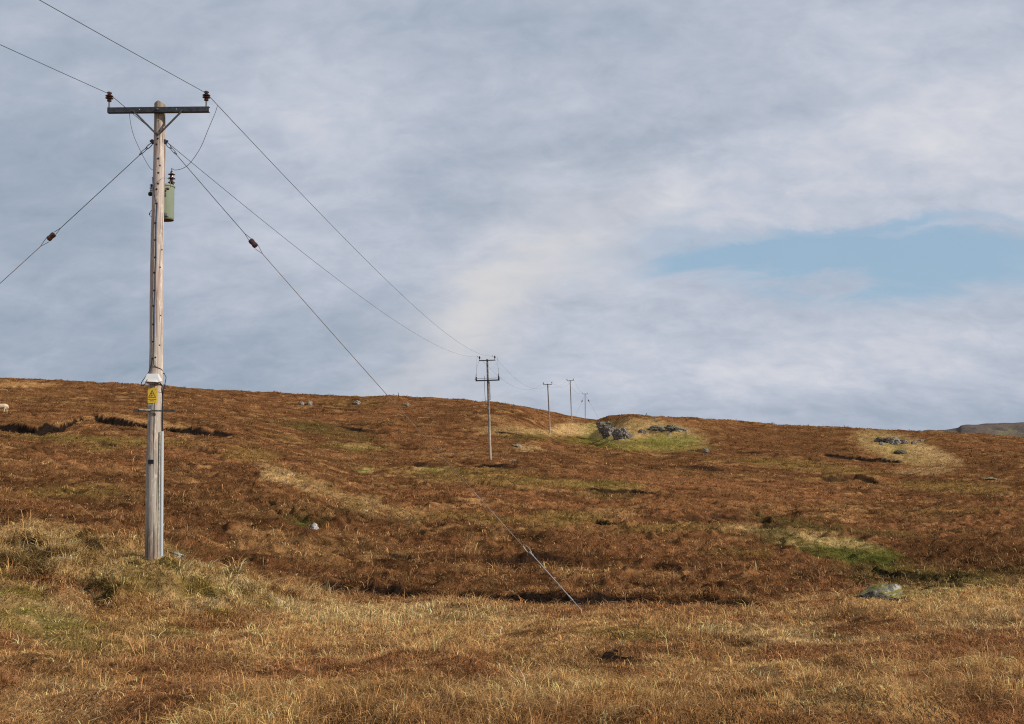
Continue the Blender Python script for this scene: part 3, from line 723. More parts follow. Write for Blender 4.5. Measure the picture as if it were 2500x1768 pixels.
def rock(name, label, c, size, seed, mt, rot=0.0, tilt=0.0, sink=.25, sub=4, cat='rock', group=None, rough=.26, kr=(.72, .98)):
    rs = np.random.RandomState(seed)
    bm = bmesh.new(); bmesh.ops.create_icosphere(bm, subdivisions=sub, radius=1)
    planes = []
    for _ in range(9):
        n_ = rs.normal(size=3); n_[2] *= .6; n_ /= np.linalg.norm(n_); planes.append((n_, rs.uniform(*kr)))
    co = np.array([v.co[:] for v in bm.verts])
    for n_, k_ in planes:
        dd_ = co @ n_; over = np.maximum(0, dd_ - k_); co = co - over[:, None] * n_ * .88
    nn_ = fbm(co[:, 0] * 1.0 + seed * 3.1 + co[:, 2] * .7, co[:, 1] + co[:, 2] * 1.3, .8, 5, seed, .65)
    co *= (1 + rough * nn_)[:, None]
    co *= np.array(size) / 2
    Rm = np.array(Euler((0, tilt, rot)).to_matrix())
    co = co @ Rm.T
    for v, p in zip(bm.verts, co): v.co = p
    me = bpy.data.meshes.new(name); bm.to_mesh(me); bm.free()
    for p in me.polygons: p.use_smooth = True
    try: me.set_sharp_from_angle(angle=R(38))
    except Exception: pass
    o = bpy.data.objects.new(name, me); COL.objects.link(o)
    o.location = (c[0], c[1], c[2] + size[2] * (.5 - sink))
    me.materials.append(mt)
    tag(o, label, cat, group)
    return o
ROCKXY = []
def rock_px(name, label, x0, x1, y0, y1, seed, mt, depth=.8, dshift=0, sink=.2, **kw):
    cx = (x0 + x1) / 2
    d = hit_d(cx, y1, 6) + dshift
    w = (x1 - x0) * d / F; h = (y1 - y0) * d / F
    p = P(cx, y1, d)
    zb = min(H(p.x, p.y), p.z + .15 * h) if d > 40 else H(p.x, p.y)
    zb = 0.5 * zb + 0.5 * p.z
    hh = h / (1 - sink)
    ROCKXY.append((p.x, p.y + w * depth * .4, w * .5, w * depth * .5))
    return rock(name, label, (p.x, p.y + w * depth * .4, zb), (w, w * depth, hh), seed, mt, sink=sink, **kw)
OUT = "lichen covered boulders of the hilltop outcrop"
rock_px("boulder", "dark lichened boulder highest on the left of the hilltop outcrop", 1455, 1510, 1031, 1051, 11, M_RK, sink=.38, group=OUT, cat='boulder')
rock_px("boulder", "middle boulder of the hilltop outcrop, wedged below the highest one", 1470, 1512, 1043, 1066, 12, M_RK, sink=.38, group=OUT, cat='boulder', dshift=-1.0)
rock_px("boulder", "biggest boulder of the hilltop outcrop, with a black hollow under it", 1498, 1546, 1044, 1071, 13, M_RK, sink=.38, group=OUT, cat='boulder', dshift=-1.5)
OU2 = "broken rocks on the grassy hilltop mound"
rock_px("rock", "small grey rock just right of the biggest outcrop boulders", 1558, 1580, 1049, 1062, 14, M_RK, group=OU2)
rock_px("rock_ledge", "dark overhanging ledge in the middle of the grassy mound", 1582, 1634, 1041, 1058, 15, M_RK, group=OU2, cat='rock ledge')
rock_px("rock", "long broken rock at the right end of the grassy mound", 1622, 1660, 1039, 1057, 16, M_RK, group=OU2)
rock_px("rock", "pale flat rock running down from the broken rock on the mound", 1648, 1680, 1044, 1060, 17, M_RKP, group=OU2)
rock_px("rock", "tiny whitish stone on the lower right of the grassy mound", 1669, 1683, 1060, 1066, 18, M_RKP, group=OU2)
rock_px("rock", "grey stone below the ledge on the grassy mound", 1628, 1642, 1060, 1067, 19, M_RKP, group=OU2)
rock_px("rock", "low rounded grey rock alone below the grassy mound's right end", 1717, 1733, 1096, 1108, 20, M_RKP)
OU3 = "boulders in a row on the right-hand pale mound"
for k, (x0, x1, y0, y1, lb) in enumerate([
    (2138, 2170, 1068, 1081, "leftmost low boulder of the row on the right-hand mound"),
    (2164, 2180, 1068, 1083, "narrow upright boulder second in the row on the right-hand mound"),
    (2175, 2201, 1069, 1090, "tallest boulder in the middle of the row on the right-hand mound"),
    (2198, 2224, 1075, 1090, "rounded boulder right of the tallest on the right-hand mound"),
    (2226, 2243, 1078, 1088, "small pale boulder at the right end of the row"),
    (2147, 2161, 1080, 1091, "small boulder lying in front of the row's left end"),
    (2241, 2257, 1073, 1080, "flat pale stone highest on the right-hand mound"),
    (2186, 2219, 1099, 1109, "low dark rock in the grass below the row of boulders")]):
    rock_px("boulder", lb, x0, x1, y0, y1, 31 + k, M_RK if k in (0, 1, 3, 7) else M_RKP, group=OU3, cat='boulder')
HS = "stones scattered on the moor slopes"
for k, (x0, x1, y0, y1, mt, lb) in enumerate([
    (729, 742, 979, 988, M_RKP, "pale stone near the skyline, left of two close together"),
    (748, 762, 978, 988, M_RKP, "pale stone near the skyline, right of two close together"),
    (862, 880, 977, 989, M_RKP, "upright pale stone alone just below the left skyline"),
    (978, 1000, 983, 991, M_RKP, "flat pale stone just below the skyline beside the stay wire"),
    (1248, 1276, 1085, 1095, M_RKP, "flat pale stone between the second and third poles"),
    (1216, 1238, 1122, 1130, M_RKW, "white flat stone on the right of the second pole's foot"),
    (1242, 1260, 1123, 1131, M_RKP, "grey stone next to the white stone by the second pole"),
    (680, 697, 1155, 1168, M_RKP, "pale rock slab on the crest of the near spur, left one"),
    (700, 718, 1156, 1168, M_RKW, "whitish rock on the crest of the near spur, right one"),
    (748, 776, 1282, 1304, M_RKW, "bright white stone by a green moss patch on the brown slope"),
    (2222, 2240, 1147, 1154, M_RKW, "white flat stone on the right slope, left of a pair"),
    (2244, 2258, 1148, 1155, M_RKP, "pale flat stone on the right slope, right of a pair"),
    (2400, 2440, 1166, 1173, M_RKP, "long flat pale stone near the right edge of the moor"),
    (2060, 2075, 1157, 1162, M_RKP, "tiny pale stone above the dark peat edge on the right"),
    (326, 340, 1400, 1408, M_RKW, "small white stone in the hollow below the near pole"),
    (1888, 1912, 1300, 1318, M_RK, "dark rock in the mossy hollow beside the bright green patch")]):
    rock_px("stone", lb, x0, x1, y0, y1, 51 + k, mt, group=HS, cat='stone')
# mossy slab in the foreground right
pr = P(2152, 1466, hit_d(2152, 1466, 10))
rock("mossy_rock", "grey slanting slab with moss on top at the foreground edge on the right", (pr.x, pr.y + .1, H(pr.x, pr.y) + .02), (.88, .50, .31), 82, M_RKS, rot=.15, tilt=-.34, sink=.40, rough=.14, kr=(.42, .85), sub=5)
ROCKXY.append((pr.x, pr.y + .1, .33, .22))
pr = P(416, 1372, 15.75)
rock("rock", "grey rock topped with heather just behind the foot of the near pole", (pr.x + .02, pr.y + .15, H(pr.x, pr.y) - .04), (.30, .30, .17), 79, M_RKM, rot=.3, tilt=.3, sink=.25)

# ------------------------------------------------------------------ grass
rs = np.random.RandomState(3)
def blades(name, N, per, dlo, dhi, ulo, uhi, label, cat, lscale=1.0, seed=1, dens_pow=0.0):
    rs = np.random.RandomState(seed)
    nc = N // per
    lu = rs.uniform(ulo, uhi, nc); lt = rs.uniform(0, 1, nc) ** (1 + dens_pow)
    cd = np.exp(math.log(dlo) + lt * (math.log(dhi) - math.log(dlo)))
    cx = (lu - CX) / F * cd
    crad = (0.030 + 0.0035 * cd) * rs.uniform(.5, 1.6, nc)
    ctone = rs.normal(0, .16, nc); chgt = np.exp(rs.normal(0, .33, nc)); cmix = rs.uniform(0, 1, nc) ** 2.2
    cang = rs.uniform(0, 2 * math.pi, nc)
    k = np.repeat(np.arange(nc), per); n = len(k)
    oa = rs.uniform(0, 2 * math.pi, n); orr = np.sqrt(rs.uniform(0, 1, n)) * crad[k]
    x = cx[k] + orr * np.cos(oa); y = cd[k] + orr * np.sin(oa)
    z, peat = height(x, y, True)
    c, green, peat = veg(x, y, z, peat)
    keep = (rs.uniform(0, 1, n) > peat * 1.25)
    for (rx_, ry_, ra, rb) in ROCKXY:
        keep &= ~(((x - rx_) / (ra * .85 + .02)) ** 2 + ((y - ry_) / (rb * .9 + .02)) ** 2 < 1)
    keep &= ~((x + 5.26) ** 2 + (y - 15.0) ** 2 < .12 ** 2)
    x, y, z, c, green, k, oa, orr = x[keep], y[keep], z[keep], c[keep], green[keep], k[keep], oa[keep], orr[keep]
    n = len(x)
    hn = fbm(x, y, 2.2, 2, 401)
    length = (0.036 + 0.0022 * np.minimum(y, 30) + 0.00050 * np.minimum(y, 130)) * (0.75 + 0.9 * sst(hn, -.4, .6)) * np.exp(rs.normal(0, .25, n)) * chgt[k] * (1 - .60 * np.clip(green, 0, 1)) * lscale
    knoll = sst(y, 12, 13.5) * (1 - sst(y, 17, 20)) * (1 - sst(x, -3.2, -2.2))
    length *= (1 + .75 * knoll)
    width = np.maximum(.0026, .00050 * y) * rs.uniform(.7, 1.3, n) * (1 if lscale <= 1 else .8)
    # direction of lean: out of the tuft, with the wind from the left
    lean = 0.65 + .60 * rs.uniform(0, 1, n)
    dx = np.cos(oa) * (.25 + orr / crad[k]) + .30 + .5 * np.cos(cang[k]) + rs.normal(0, .28, n)
    dy = np.sin(oa) * (.25 + orr / crad[k]) - .05 + .5 * np.sin(cang[k]) + rs.normal(0, .28, n)
    dn = np.hypot(dx, dy) + 1e-6; dx /= dn; dy /= dn
    up = np.cos(lean * 1.25); out = np.sin(lean * 1.25)
    # blade plane roughly across the lean, random twist
    tw = rs.uniform(-.9, .9, n) + math.pi / 2
    wx = np.cos(np.arctan2(dy, dx) + tw); wy = np.sin(np.arctan2(dy, dx) + tw)
    wz = rs.uniform(-.25, .25, n)
    l1 = length * .5
    p0 = np.c_[x, y, z - .012]
    p1 = p0 + np.c_[dx * out * l1 * .45, dy * out * l1 * .45, l1 * (up * .35 + .70)]
    p2 = p1 + np.c_[dx * out * l1 * 1.25, dy * out * l1 * 1.25, l1 * (up - .28 * lean)]
    W = np.c_[wx, wy, wz] * width[:, None] * .5
    V = np.empty((n, 5, 3), np.float32)
    V[:, 0] = p0 - W; V[:, 1] = p0 + W; V[:, 2] = p1 - W * .85; V[:, 3] = p1 + W * .85; V[:, 4] = p2
    tone = np.exp(ctone[k] * 2.0 + rs.normal(0, 1, n) * (.42 - .16 * sst(y, 25, 80)) - .05)[:, None]
    strawm = (cmix[k] * .26 + .30 * rs.uniform(0, 1, n) ** 4)[:, None] * (1 - .25 * sst(y, 20, 40))[:, None] * (1 - .7 * np.clip(green, 0, 1))[:, None]
    bc = (c * (1 - strawm) + PALE * .95 * strawm) * tone
    hue = rs.normal(0, .05, n)[:, None]
    bc = bc * np.c_[1 + hue, 1 + 0 * hue, 1 - hue]
    bc = np.clip(bc, .004, .85)
    colv = np.empty((n, 5, 4), np.float32); colv[:, :, 3] = 1
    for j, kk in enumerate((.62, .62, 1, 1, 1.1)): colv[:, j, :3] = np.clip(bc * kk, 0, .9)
    me = bpy.data.meshes.new(name)
    me.vertices.add(n * 5); me.vertices.foreach_set('co', V.ravel())
    base = (np.arange(n, dtype=np.int32) * 5)[:, None]
    lp = (base + np.array([0, 1, 3, 2, 2, 3, 4], np.int32)).ravel()
    me.loops.add(n * 7); me.loops.foreach_set('vertex_index', lp)
    me.polygons.add(n * 2)
    ls = (np.arange(n, dtype=np.int32) * 7)[:, None] + np.array([0, 4], np.int32)
    me.polygons.foreach_set('loop_start', ls.ravel())
    me.polygons.foreach_set('loop_total', np.tile(np.array([4, 3], np.int32), n))
    me.update(calc_edges=True)
    ca = me.color_attributes.new('col', 'FLOAT_COLOR', 'POINT'); ca.data.foreach_set('color', colv.ravel())
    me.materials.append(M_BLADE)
    o = bpy.data.objects.new(name, me); COL.objects.link(o)
    tag(o, label, cat, kind='stuff')
    return o
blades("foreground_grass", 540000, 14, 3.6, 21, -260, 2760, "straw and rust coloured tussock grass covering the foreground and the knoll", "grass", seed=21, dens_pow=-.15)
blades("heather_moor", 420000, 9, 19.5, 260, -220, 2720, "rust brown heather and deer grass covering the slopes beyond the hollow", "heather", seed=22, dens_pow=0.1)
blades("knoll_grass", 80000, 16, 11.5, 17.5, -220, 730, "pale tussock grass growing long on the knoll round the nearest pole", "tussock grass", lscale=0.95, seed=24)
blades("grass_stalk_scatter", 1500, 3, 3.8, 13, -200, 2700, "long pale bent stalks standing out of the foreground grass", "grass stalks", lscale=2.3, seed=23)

# ------------------------------------------------------------------ near pole
DP = 15.0
def Q(px, py, dd_=0.0): return P(px, py, DP + dd_)
base = Q(372, 1374); top = Q(389.5, 256)
root = empty("utility_pole", (base.x, DP, base.z))
tag(root, "nearest and tallest wooden pole, with green transformer and yellow warning sign", "utility pole", "wooden poles of the power line")
PX0 = base.x
PR = lambda z: .111 + (.080 - .111) * (z - base.z) / (top.z - base.z)
mb = MB()
pts = []; rr = []
for i in range(61):
    z = base.z - .6 + (top.z - base.z + .6) * i / 60
    pts.append((PX0 + .006 * math.sin(z * 2.1), DP + .006 * math.cos(z * 1.3), z)); rr.append(PR(z) * (1 + .012 * math.sin(z * 5.3) + .008 * math.sin(z * 13)))
seg = 28; ztop = top.z
mb.tube(pts, rr, seg, cap=False)
ring = [Vector(v) for v in mb.v[-seg:]]
apex = [Vector((v.x, v.y, ztop + .045 * (1 - abs(v.x - PX0 + .0) / .085))) for v in ring]
mb.add(ring + apex, [(k, (k+1) % seg, seg + (k+1) % seg, seg + k) for k in range(seg)])
mb.add(apex + [Vector((PX0, DP, ztop + .046))], [(k, (k+1) % seg, seg) for k in range(seg)])
timber = mb.build("pole_timber", M_WOOD, root)
FY = lambda z, dx=0: DP - math.sqrt(max(0, PR(z) ** 2 - dx * dx))   # front face of the pole
# crossarm: angle channel with bolt holes, in front of the pole
yf = DP - .125
AL, AR = P(262, 262.5, yf), P(510, 260, yf)
ax = (AR - AL).normalized(); aup = Vector((-ax.z, 0, ax.x)); ay = Vector((0, 1, 0))
AM = Matrix((ax, ay, aup)).transposed()
L = (AR - AL).length
hgt = .080
def arm_pt(t, y=0, z=0): return AL + ax * (t * L) + ay * y + aup * z
mb = MB()
mb.box(arm_pt(.5, .030, -.003), (L, .066, .007), AM)        # top flange
mb.box(arm_pt(.5, .030, -hgt + .003), (L, .060, .006), AM)     # bottom flange
holes = [(517 - 180) / 1060, (900 - 180) / 1060]
hw = .013 / L
spans = [(0, holes[0] - hw / 2), (holes[0] + hw / 2, holes[1] - hw / 2), (holes[1] + hw / 2, 1)]
zt, zb_ = -.0068, -hgt + .0062
for a_, b_ in spans:
    mb.box(arm_pt((a_ + b_) / 2, 0, (zt + zb_) / 2), ((b_ - a_) * L, .007, zt - zb_), AM)
for hh_ in holes:
    mb.box(arm_pt(hh_, 0, (zt - .026) / 2), (.013, .007, abs(zt + .026)), AM)
    mb.box(arm_pt(hh_, 0, (-.039 + zb_) / 2), (.013, .007, abs(-.039 - zb_)), AM)
arm = mb.build("crossarm", M_STEEL, root)
mb = MB(); mb.lathe([(.016, 0), (.016, .012), (.009, .014), (.009, .03)], arm_pt((705-180)/1060, -.003, -.035), (0, -1, 0), 6); mb.build("bolt", M_GALVD, arm)
for (a_, b_) in (((323.5, 269), (383, 329)), ((446, 268), (385.5, 329))):
    A_, B_ = P(*a_, yf - .012), P(*b_, DP - .108)
    mb = MB(); mb.bar(A_, B_, .006, .030, up=(0, 1, 0)); mb.bar(A_ + Vector((0, .014, 0)), B_ + Vector((0, .014, 0)), .028, .005, up=(0, 1, 0))
    mb.build("brace", M_GALVD, root)
mb = MB(); mb.lathe([(.018, 0), (.018, .014), (.010, .016), (.010, .035)], P(384, 325, DP - .112), (0, -1, 0), 6); mb.build("bolt", M_GALVD, root)
# pin insulators
INS = []
def insulator(foot, parent, s=1.0, pinlen=.085, seg=20, nm="insulator"):
    f = Vector(foot)
    i_ = MB().lathe([(.030*s, 0), (.034*s, .012*s), (.026*s, .034*s), (.030*s, .040*s), (.056*s, .044*s), (.058*s, .052*s), (.034*s, .062*s), (.031*s, .070*s),
                     (.056*s, .076*s), (.057*s, .084*s), (.033*s, .098*s), (.025*s, .106*s), (.025*s, .116*s), (.036*s, .120*s), (.036*s, .132*s), (.026*s, .142*s), (.008*s, .144*s)],
                    f + Vector((0, 0, pinlen)), seg=seg).build(nm, M_PORC, parent)
    MB().tube([f - Vector((0, 0, .02)), f + Vector((0, 0, pinlen + .01))], .012 * s, 8).build("insulator_pin", M_GALVD, parent)
    return f + Vector((0, 0, pinlen + .112 * s))
iL = insulator(P(266.5, 262, yf + .035), root); iR = insulator(P(503.5, 260, yf + .035), root)
# bolt holes / knots down the pole, as small raised black discs
for zx, zy in ((705, 590), (690, 650), (710, 798), (725, 870), (710, 947), (708, 1060), (693, 1120)):
    p = Q(220 + zx / 4.2725, 200 + zy / 4.2725, -.09); y_ = FY(p.z, p.x - PX0)
    MB().lathe([(.014, 0), (.016, .004), (.008, .007)], (p.x, y_ + .001, p.z), (p.x - PX0, y_ - DP, 0), 8).build("dark_spot", M_BLACK, root)
for zx, zy in ((203, 230), (188, 438), (189, 1002), (180, 1348), (143, 1492)):
    p = Q(350 + zx / 4.776, 560 + zy / 4.776, -.09); y_ = FY(p.z, p.x - PX0)
    MB().lathe([(.011, 0), (.012, .004), (.007, .006)], (p.x, y_ + .001, p.z), (p.x - PX0, y_ - DP, 0), 8).build("dark_spot", M_BLACK, root)
# transformer behind the pole
TY = DP + .30; TR = .160
tp_ = P(398.5, 455, TY); tb_ = P(398.5, 535, TY)
tx = P(424.0, 500, TY).x - TR
tank = MB().lathe([(.150, tb_.z - .0), (.155, tb_.z + .012), (TR, tb_.z + .02), (TR, tp_.z - .02), (TR + .002, tp_.z - .012)], (tx, TY, 0), seg=36).build("transformer", M_TANK, root)
MB().lathe([(.150, tb_.z - .016), (.158, tb_.z - .016), (.158, tb_.z - .001), (.150, tb_.z - .001)], (tx, TY, 0), seg=36).build("tank_base", M_TANKB, tank)
MB().lathe([(TR + .012, tp_.z - .011), (TR + .014, tp_.z + .004), (TR + .006, tp_.z + .014), (.09, tp_.z + .036), (.02, tp_.z + .042)], (tx, TY, 0), seg=36).build("tank_lid", M_TANK, tank)
def bushing(c, s=1.0):
    o1 = MB().lathe([(.034*s, 0), (.034*s, .02*s), (.026*s, .03*s), (.052*s, .038*s), (.050*s, .046*s), (.026*s, .062*s), (.024*s, .09*s), (.056*s, .098*s), (.054*s, .106*s),
                     (.026*s, .122*s), (.022*s, .152*s), (.052*s, .160*s), (.050*s, .167*s), (.020*s, .182*s), (.018*s, .205*s), (.010*s, .215*s)], c).build("bushing", M_PORC, tank)
    MB().tube([Vector(c) + Vector((0, 0, .21*s)), Vector(c) + Vector((0, 0, .262*s))], [.009, .005], 8).build("terminal", M_GALVD, tank)
bq = P(418.5, 455, TY - .03)
bushing((bq.x, TY - .03, tp_.z + .006), 1.02)
bq2 = P(378, 455, TY + .08); bushing((tx - .10, TY + .05, tp_.z + .006), 1.02)
lv = P(411.5, 459.5, TY - TR - .0)
MB().lathe([(.014, 0), (.020, .01), (.020, .03), (.012, .036), (.010, .055)], (P(412, 461, TY - TR + .01).x, TY - TR + .012, P(412, 461, TY - TR).z), (-.6, -1, -.15), 12).build("low_voltage_bushing", M_PORC, tank)
MB().box(P(404.5, 523.5, TY - TR - .004), (.05, .012, .036)).build("rating_plate", M_GALV, tank)
MB().box(P(405, 529, TY - TR - .03), (.055, .07, .012)).build("mounting_lug", M_STEEL, tank)
MB().box((PX0 + .0, DP + .12, P(390, 470, DP).z), (.12, .16, .05)).build("transformer_bracket", M_STEEL, root)
MB().box((PX0, DP + .12, P(390, 520, DP).z), (.12, .16, .05)).build("transformer_bracket", M_STEEL, root)
# small black fittings seen left of the pole
p = Q(367, 473.5, .10); MB().lathe([(.018, -.03), (.030, -.022), (.032, .012), (.020, .028)], p, (.2, -.5, 1), 12).build("surge_arrester", M_BLACK, root)
mb = MB()
for yy in (452, 457, 461, 466): mb.lathe([(.010, -.006), (.022, -.002), (.022, .002), (.010, .006)], Q(368.8, yy, .10), (0, 0, 1), 10)
mb.tube([Q(369, 449, .10), Q(368.6, 470, .10)], .008, 8); mb.build("arrester_stem", M_STEEL, root)
mb = MB(); mb.tube(curve([Q(371, 512, .05), Q(366, 520, .04), Q(365, 525, .04), Q(370, 530, .05)], 16), .004, 6); mb.tube([Q(366, 519.5, .04), Q(365, 524.5, .04)], .009, 8); mb.build("earth_clip", M_STEEL, root)
# jumper leads
def cabl(name, pts, r, m, par, n=30, sg=6): return MB().tube(curve(pts, n), r, sg).build(name, m, par)
z1 = lambda x, y: (220 + x / 4.2725, 200 + y / 4.2725)
z2 = lambda x, y: (320 + x / 6.764, 860 + y / 6.767)
def wire_at(a, b, sag, px):
    for t in np.linspace(0, .2, 2000):
        p = a + (b - a) * t + Vector((0, 0, -4 * sag * t * (1 - t)))
        if to_px(p.x, p.y, p.z)[0] >= px: return p
    return p
W2L, W2R = P(1163, 869, 94), P(1205, 867, 94)
outR = lambda t: iR + Vector((.040 * t, t, -.078 * t))
outL = lambda t: iL + Vector((.040 * t, t, -.078 * t))
jl = [wire_at(iL, W2L, 1.05, 316)]; jr = [wire_at(iR, W2R, 1.0, 531.3)]
JLD, JRD = jl[0].y - DP, jr[0].y - DP
for i, (a_, b_) in enumerate(((414, 370), (432, 480), (470, 600), (540, 750), (600, 860), (650, 918))):
    jl.append(Q(*z1(a_, b_), .4 + (JLD - .4) * (1 - (i + 1) / 6.5)))
jl.append(Vector((tx - .10, TY + .05, tp_.z + .275)))
cabl("jumper_lead", jl, .0042, M_WIRE, root)
for i, (a_, b_) in enumerate(((1304, 325), (1230, 500), (1150, 690), (1040, 850), (960, 905), (885, 920))):
    jr.append(Q(*z1(a_, b_), .3 + (JRD - .3) * (1 - (i + 1) / 6.5)))
jr.append(Vector((bq.x, TY - .03, tp_.z + .265)))
cabl("jumper_lead", jr, .0042, M_WIRE, root)
cabl("low_voltage_lead", [P(416.5, 459, TY - .20), P(416, 447, TY - .24), P(410.5, 436.5, DP + .03), P(400.5, 433.5, DP - .02), P(393, 438, DP - .105), P(388.5, 450, DP - .115), P(388, 466, DP - .115), P(382.5, 478, DP - .115), P(381, 486, DP - .115)], .0045, M_CABLE, root, 50)
def on_pole(px, py, off=.006):
    p = Q(px, py, -.085); dx = max(-PR(p.z) * .98, min(PR(p.z) * .98, p.x - PX0)); s = (PR(p.z) * 1.015 + off) / PR(p.z)
    return Vector((PX0 + dx * s, DP - math.sqrt(max(1e-6, (PR(p.z)**2 - dx*dx))) * s, p.z))
cabl("tail_cable", [on_pole(*z1(648, 990)), on_pole(*z1(656, 1060)), on_pole(*z1(664, 1150)), on_pole(*z1(676, 1200)), on_pole(*z1(692, 1250))], .0075, M_BLUE, root)
downL, downR = [], []
CLX = [(692, 1262, 1), (683, 1468, 1), (140, 120, 2), (140, 322, 2), (133, 500, 2), (132, 706, 2), (124, 888, 2), (121, 1102, 2), (117, 1303, 2), (113, 1502, 2)]
cleats = [z1(a_, b_) if w_ == 1 else (350 + a_ / 4.776, 560 + b_ / 4.776) for a_, b_, w_ in CLX]
for px, py in cleats:
    downL.append(on_pole(px - 1.3, py + 1)); downR.append(on_pole(px + 2.2, py + 1))
    p = on_pole(px + .4, py + 1, .010)
    MB().box(p, (.034, .020, .014)).build("cable_cleat", M_BLACK, root)
cabl("pole_cable", downL, .0065, M_CABLE, root, 60); cabl("pole_cable", downR, .0095, M_BLUE, root, 60)
cabl("box_cable", [on_pole(*cleats[-1]), on_pole(*z2(345, 190)), on_pole(*z2(322, 270)), on_pole(*z2(296, 325)), Q(*z2(262, 372), -.04), Q(*z2(222, 430), -.05), Q(*z2(176, 495), -.05), Q(*z2(168, 545), -.05), Q(*z2(200, 552), -.06), Q(*z2(236, 515), -.09), Q(*z2(245, 492), -.12)], .0055, M_BLACK, root, 60)
cabl("box_cable", [on_pole(cleats[-1][0] + 2, cleats[-1][1]), on_pole(*z2(378, 185)), on_pole(*z2(400, 232)), on_pole(*z2(450, 262)), on_pole(*z2(490, 290)), Q(*z2(503, 340), .0), Q(*z2(520, 352), .02), Q(*z2(548, 350), .02), Q(*z2(562, 385), .02), Q(*z2(578, 415), .02), Q(*z2(566, 490), .02), Q(*z2(552, 560), .02), Q(*z2(532, 640), .02), Q(*z2(524, 700), .02)], .0058, M_BLACK, root, 70)
cabl("service_cable", [Q(*z2(455, 490), -.15), on_pole(*z2(478, 545)), on_pole(*z2(505, 600)), Q(*z2(521, 650), -.02), Q(*z2(523, 700), -.0), Q(*z2(515, 770), .0), Q(*z2(516, 900), .0), Q(*z2(518, 1050), .0), Q(*z2(518, 1200), .0), Q(*z2(517, 1330), .0)], .0095, M_BLACK, root, 60)
# white cut-out box
def tz(px, py, dd_): return P(350 - 5 + px / 14.757, 900 + py / 14.76, DP + dd_)
mb = MB()
f_ = [tz(210, 185, -.14), tz(580, 185, -.14), tz(670, 455, -.215), tz(640, 490, -.215), tz(110, 480, -.215), tz(92, 425, -.215)]
bk = [Vector((v.x, DP - .085, v.z)) for v in f_]
mb.add(f_ + bk, [(5, 4, 3, 2, 1, 0)] + [(i, (i+1) % 6, 6 + (i+1) % 6, 6 + i) for i in range(6)] + [(6, 7, 8, 9, 10, 11)])
cut = mb.build("cutout_box", M_WHITE, root)
mb = MB()
f_ = [tz(245, 372, -.205), tz(508, 372, -.205), tz(560, 488, -.262), tz(205, 462, -.262)]
bk = [Vector((v.x, DP - .19, v.z)) for v in f_]
mb.add(f_ + bk, [(3, 2, 1, 0)] + [(i, (i+1) % 4, 4 + (i+1) % 4, 4 + i) for i in range(4)] + [(4, 5, 6, 7)])
mb.build("box_cover", M_WHITE, cut)
mb = MB(); mb.box(tz(385, 512, -.17), (.135, .09, .026)); mb.build("fuse_carrier", mat("bounce_tinted_plastic", (.22, .07, .03), .6, 0), cut)  # orange ground bounce under the box is put into this colour
mb = MB(); mb.tube([tz(300, 515, -.226), tz(470, 525, -.226)], .012, 10); mb.build("fuse_handle", M_PALEW, cut)
MB().tube([on_pole(*z2(438, 655), .003), on_pole(*z2(470, 664), .003), on_pole(*z2(505, 664), .003)], .003, 6).build("tie_wire", M_STEEL, root)
# warning sign (slightly turned to the left, wrapped on the pole)
S0, S1, S2, S3 = tz(235, 705, -.11), tz(580, 705, -.11), tz(570, 1250, -.11), tz(222, 1245, -.11)
sw = (S1 - S0).length; sh = (S0 - S3).length
zc = (S0.z + S3.z) / 2; xc = (S0.x + S1.x + S2.x + S3.x) / 4
sg = empty("warning_sign", (0, 0, 0)); sg.parent = root
sgp = Vector((xc, DP - PR(zc) - .012, zc)) - Vector(root.location)
sg.location = sgp
ang = -R(7); sg.rotation_euler = (0, 0, ang)
sw = sw / math.cos(ang)
bpy.data.objects.remove(sg)
def flat_child(mbv, name, mt, parent, loc, rot):
    o = mbv.build(name, mt, parent=None); o.parent = parent; o.location = loc; o.rotation_euler = rot; return o
mb = MB(); mb.box((0, 0, 0), (sw, .004, sh))
sign = flat_child(mb, "warning_sign", M_YEL, root, sgp, (0, 0, ang))
sign['label'] = "yellow plate with black danger triangle"
def sx(px, py): return ((px - 398) / 345 * sw, (977 - py) / 542 * sh)
def poly2(pts, name, m, y=-.0035):
    mb = MB(); n_ = len(pts)
    v = [(x, y, z) for x, z in pts] + [(x, -.0015, z) for x, z in pts]
    mb.add(v, [tuple(range(n_))] + [(i, n_ + i, n_ + (i+1) % n_, (i+1) % n_) for i in range(n_)])
    return flat_child(mb, name, m, sign, (0, 0, 0), (0, 0, 0))
mb = MB()
to = [sx(392, 768), sx(532, 1046), sx(252, 1046)]; ti = [sx(392, 806), sx(506, 1030), sx(278, 1030)]
v = [(x, -.0036, z) for x, z in to] + [(x, -.0036, z) for x, z in ti]
mb.add(v, [(i, (i+1) % 3, 3 + (i+1) % 3, 3 + i) for i in range(3)])
flat_child(mb, "danger_triangle", M_INK, sign, (0, 0, 0), (0, 0, 0))
mb = MB()
def stroke(a_, b_, w_):
    (x0, z0), (x1, z1_) = sx(*a_), sx(*b_); dx, dz = x1 - x0, z1_ - z0; l_ = math.hypot(dx, dz); nx, nz_ = -dz / l_ * w_ / 2, dx / l_ * w_ / 2
    mb.add([(x0 - nx, -.0037, z0 - nz_), (x1 - nx, -.0037, z1_ - nz_), (x1 + nx, -.0037, z1_ + nz_), (x0 + nx, -.0037, z0 + nz_)], [(0, 1, 2, 3)])
for a_, b_, w_ in (((372, 870), (362, 905), .005), ((362, 905), (384, 900), .004), ((384, 880), (398, 925), .005), ((384, 900), (372, 935), .004),
                   ((335, 985), (432, 950), .006), ((345, 1000), (420, 985), .004), ((335, 985), (350, 1008), .005), ((395, 962), (375, 940), .004)): stroke(a_, b_, w_)
flat_child(mb, "falling_figure_symbol", M_INK, sign, (0, 0, 0), (0, 0, 0))
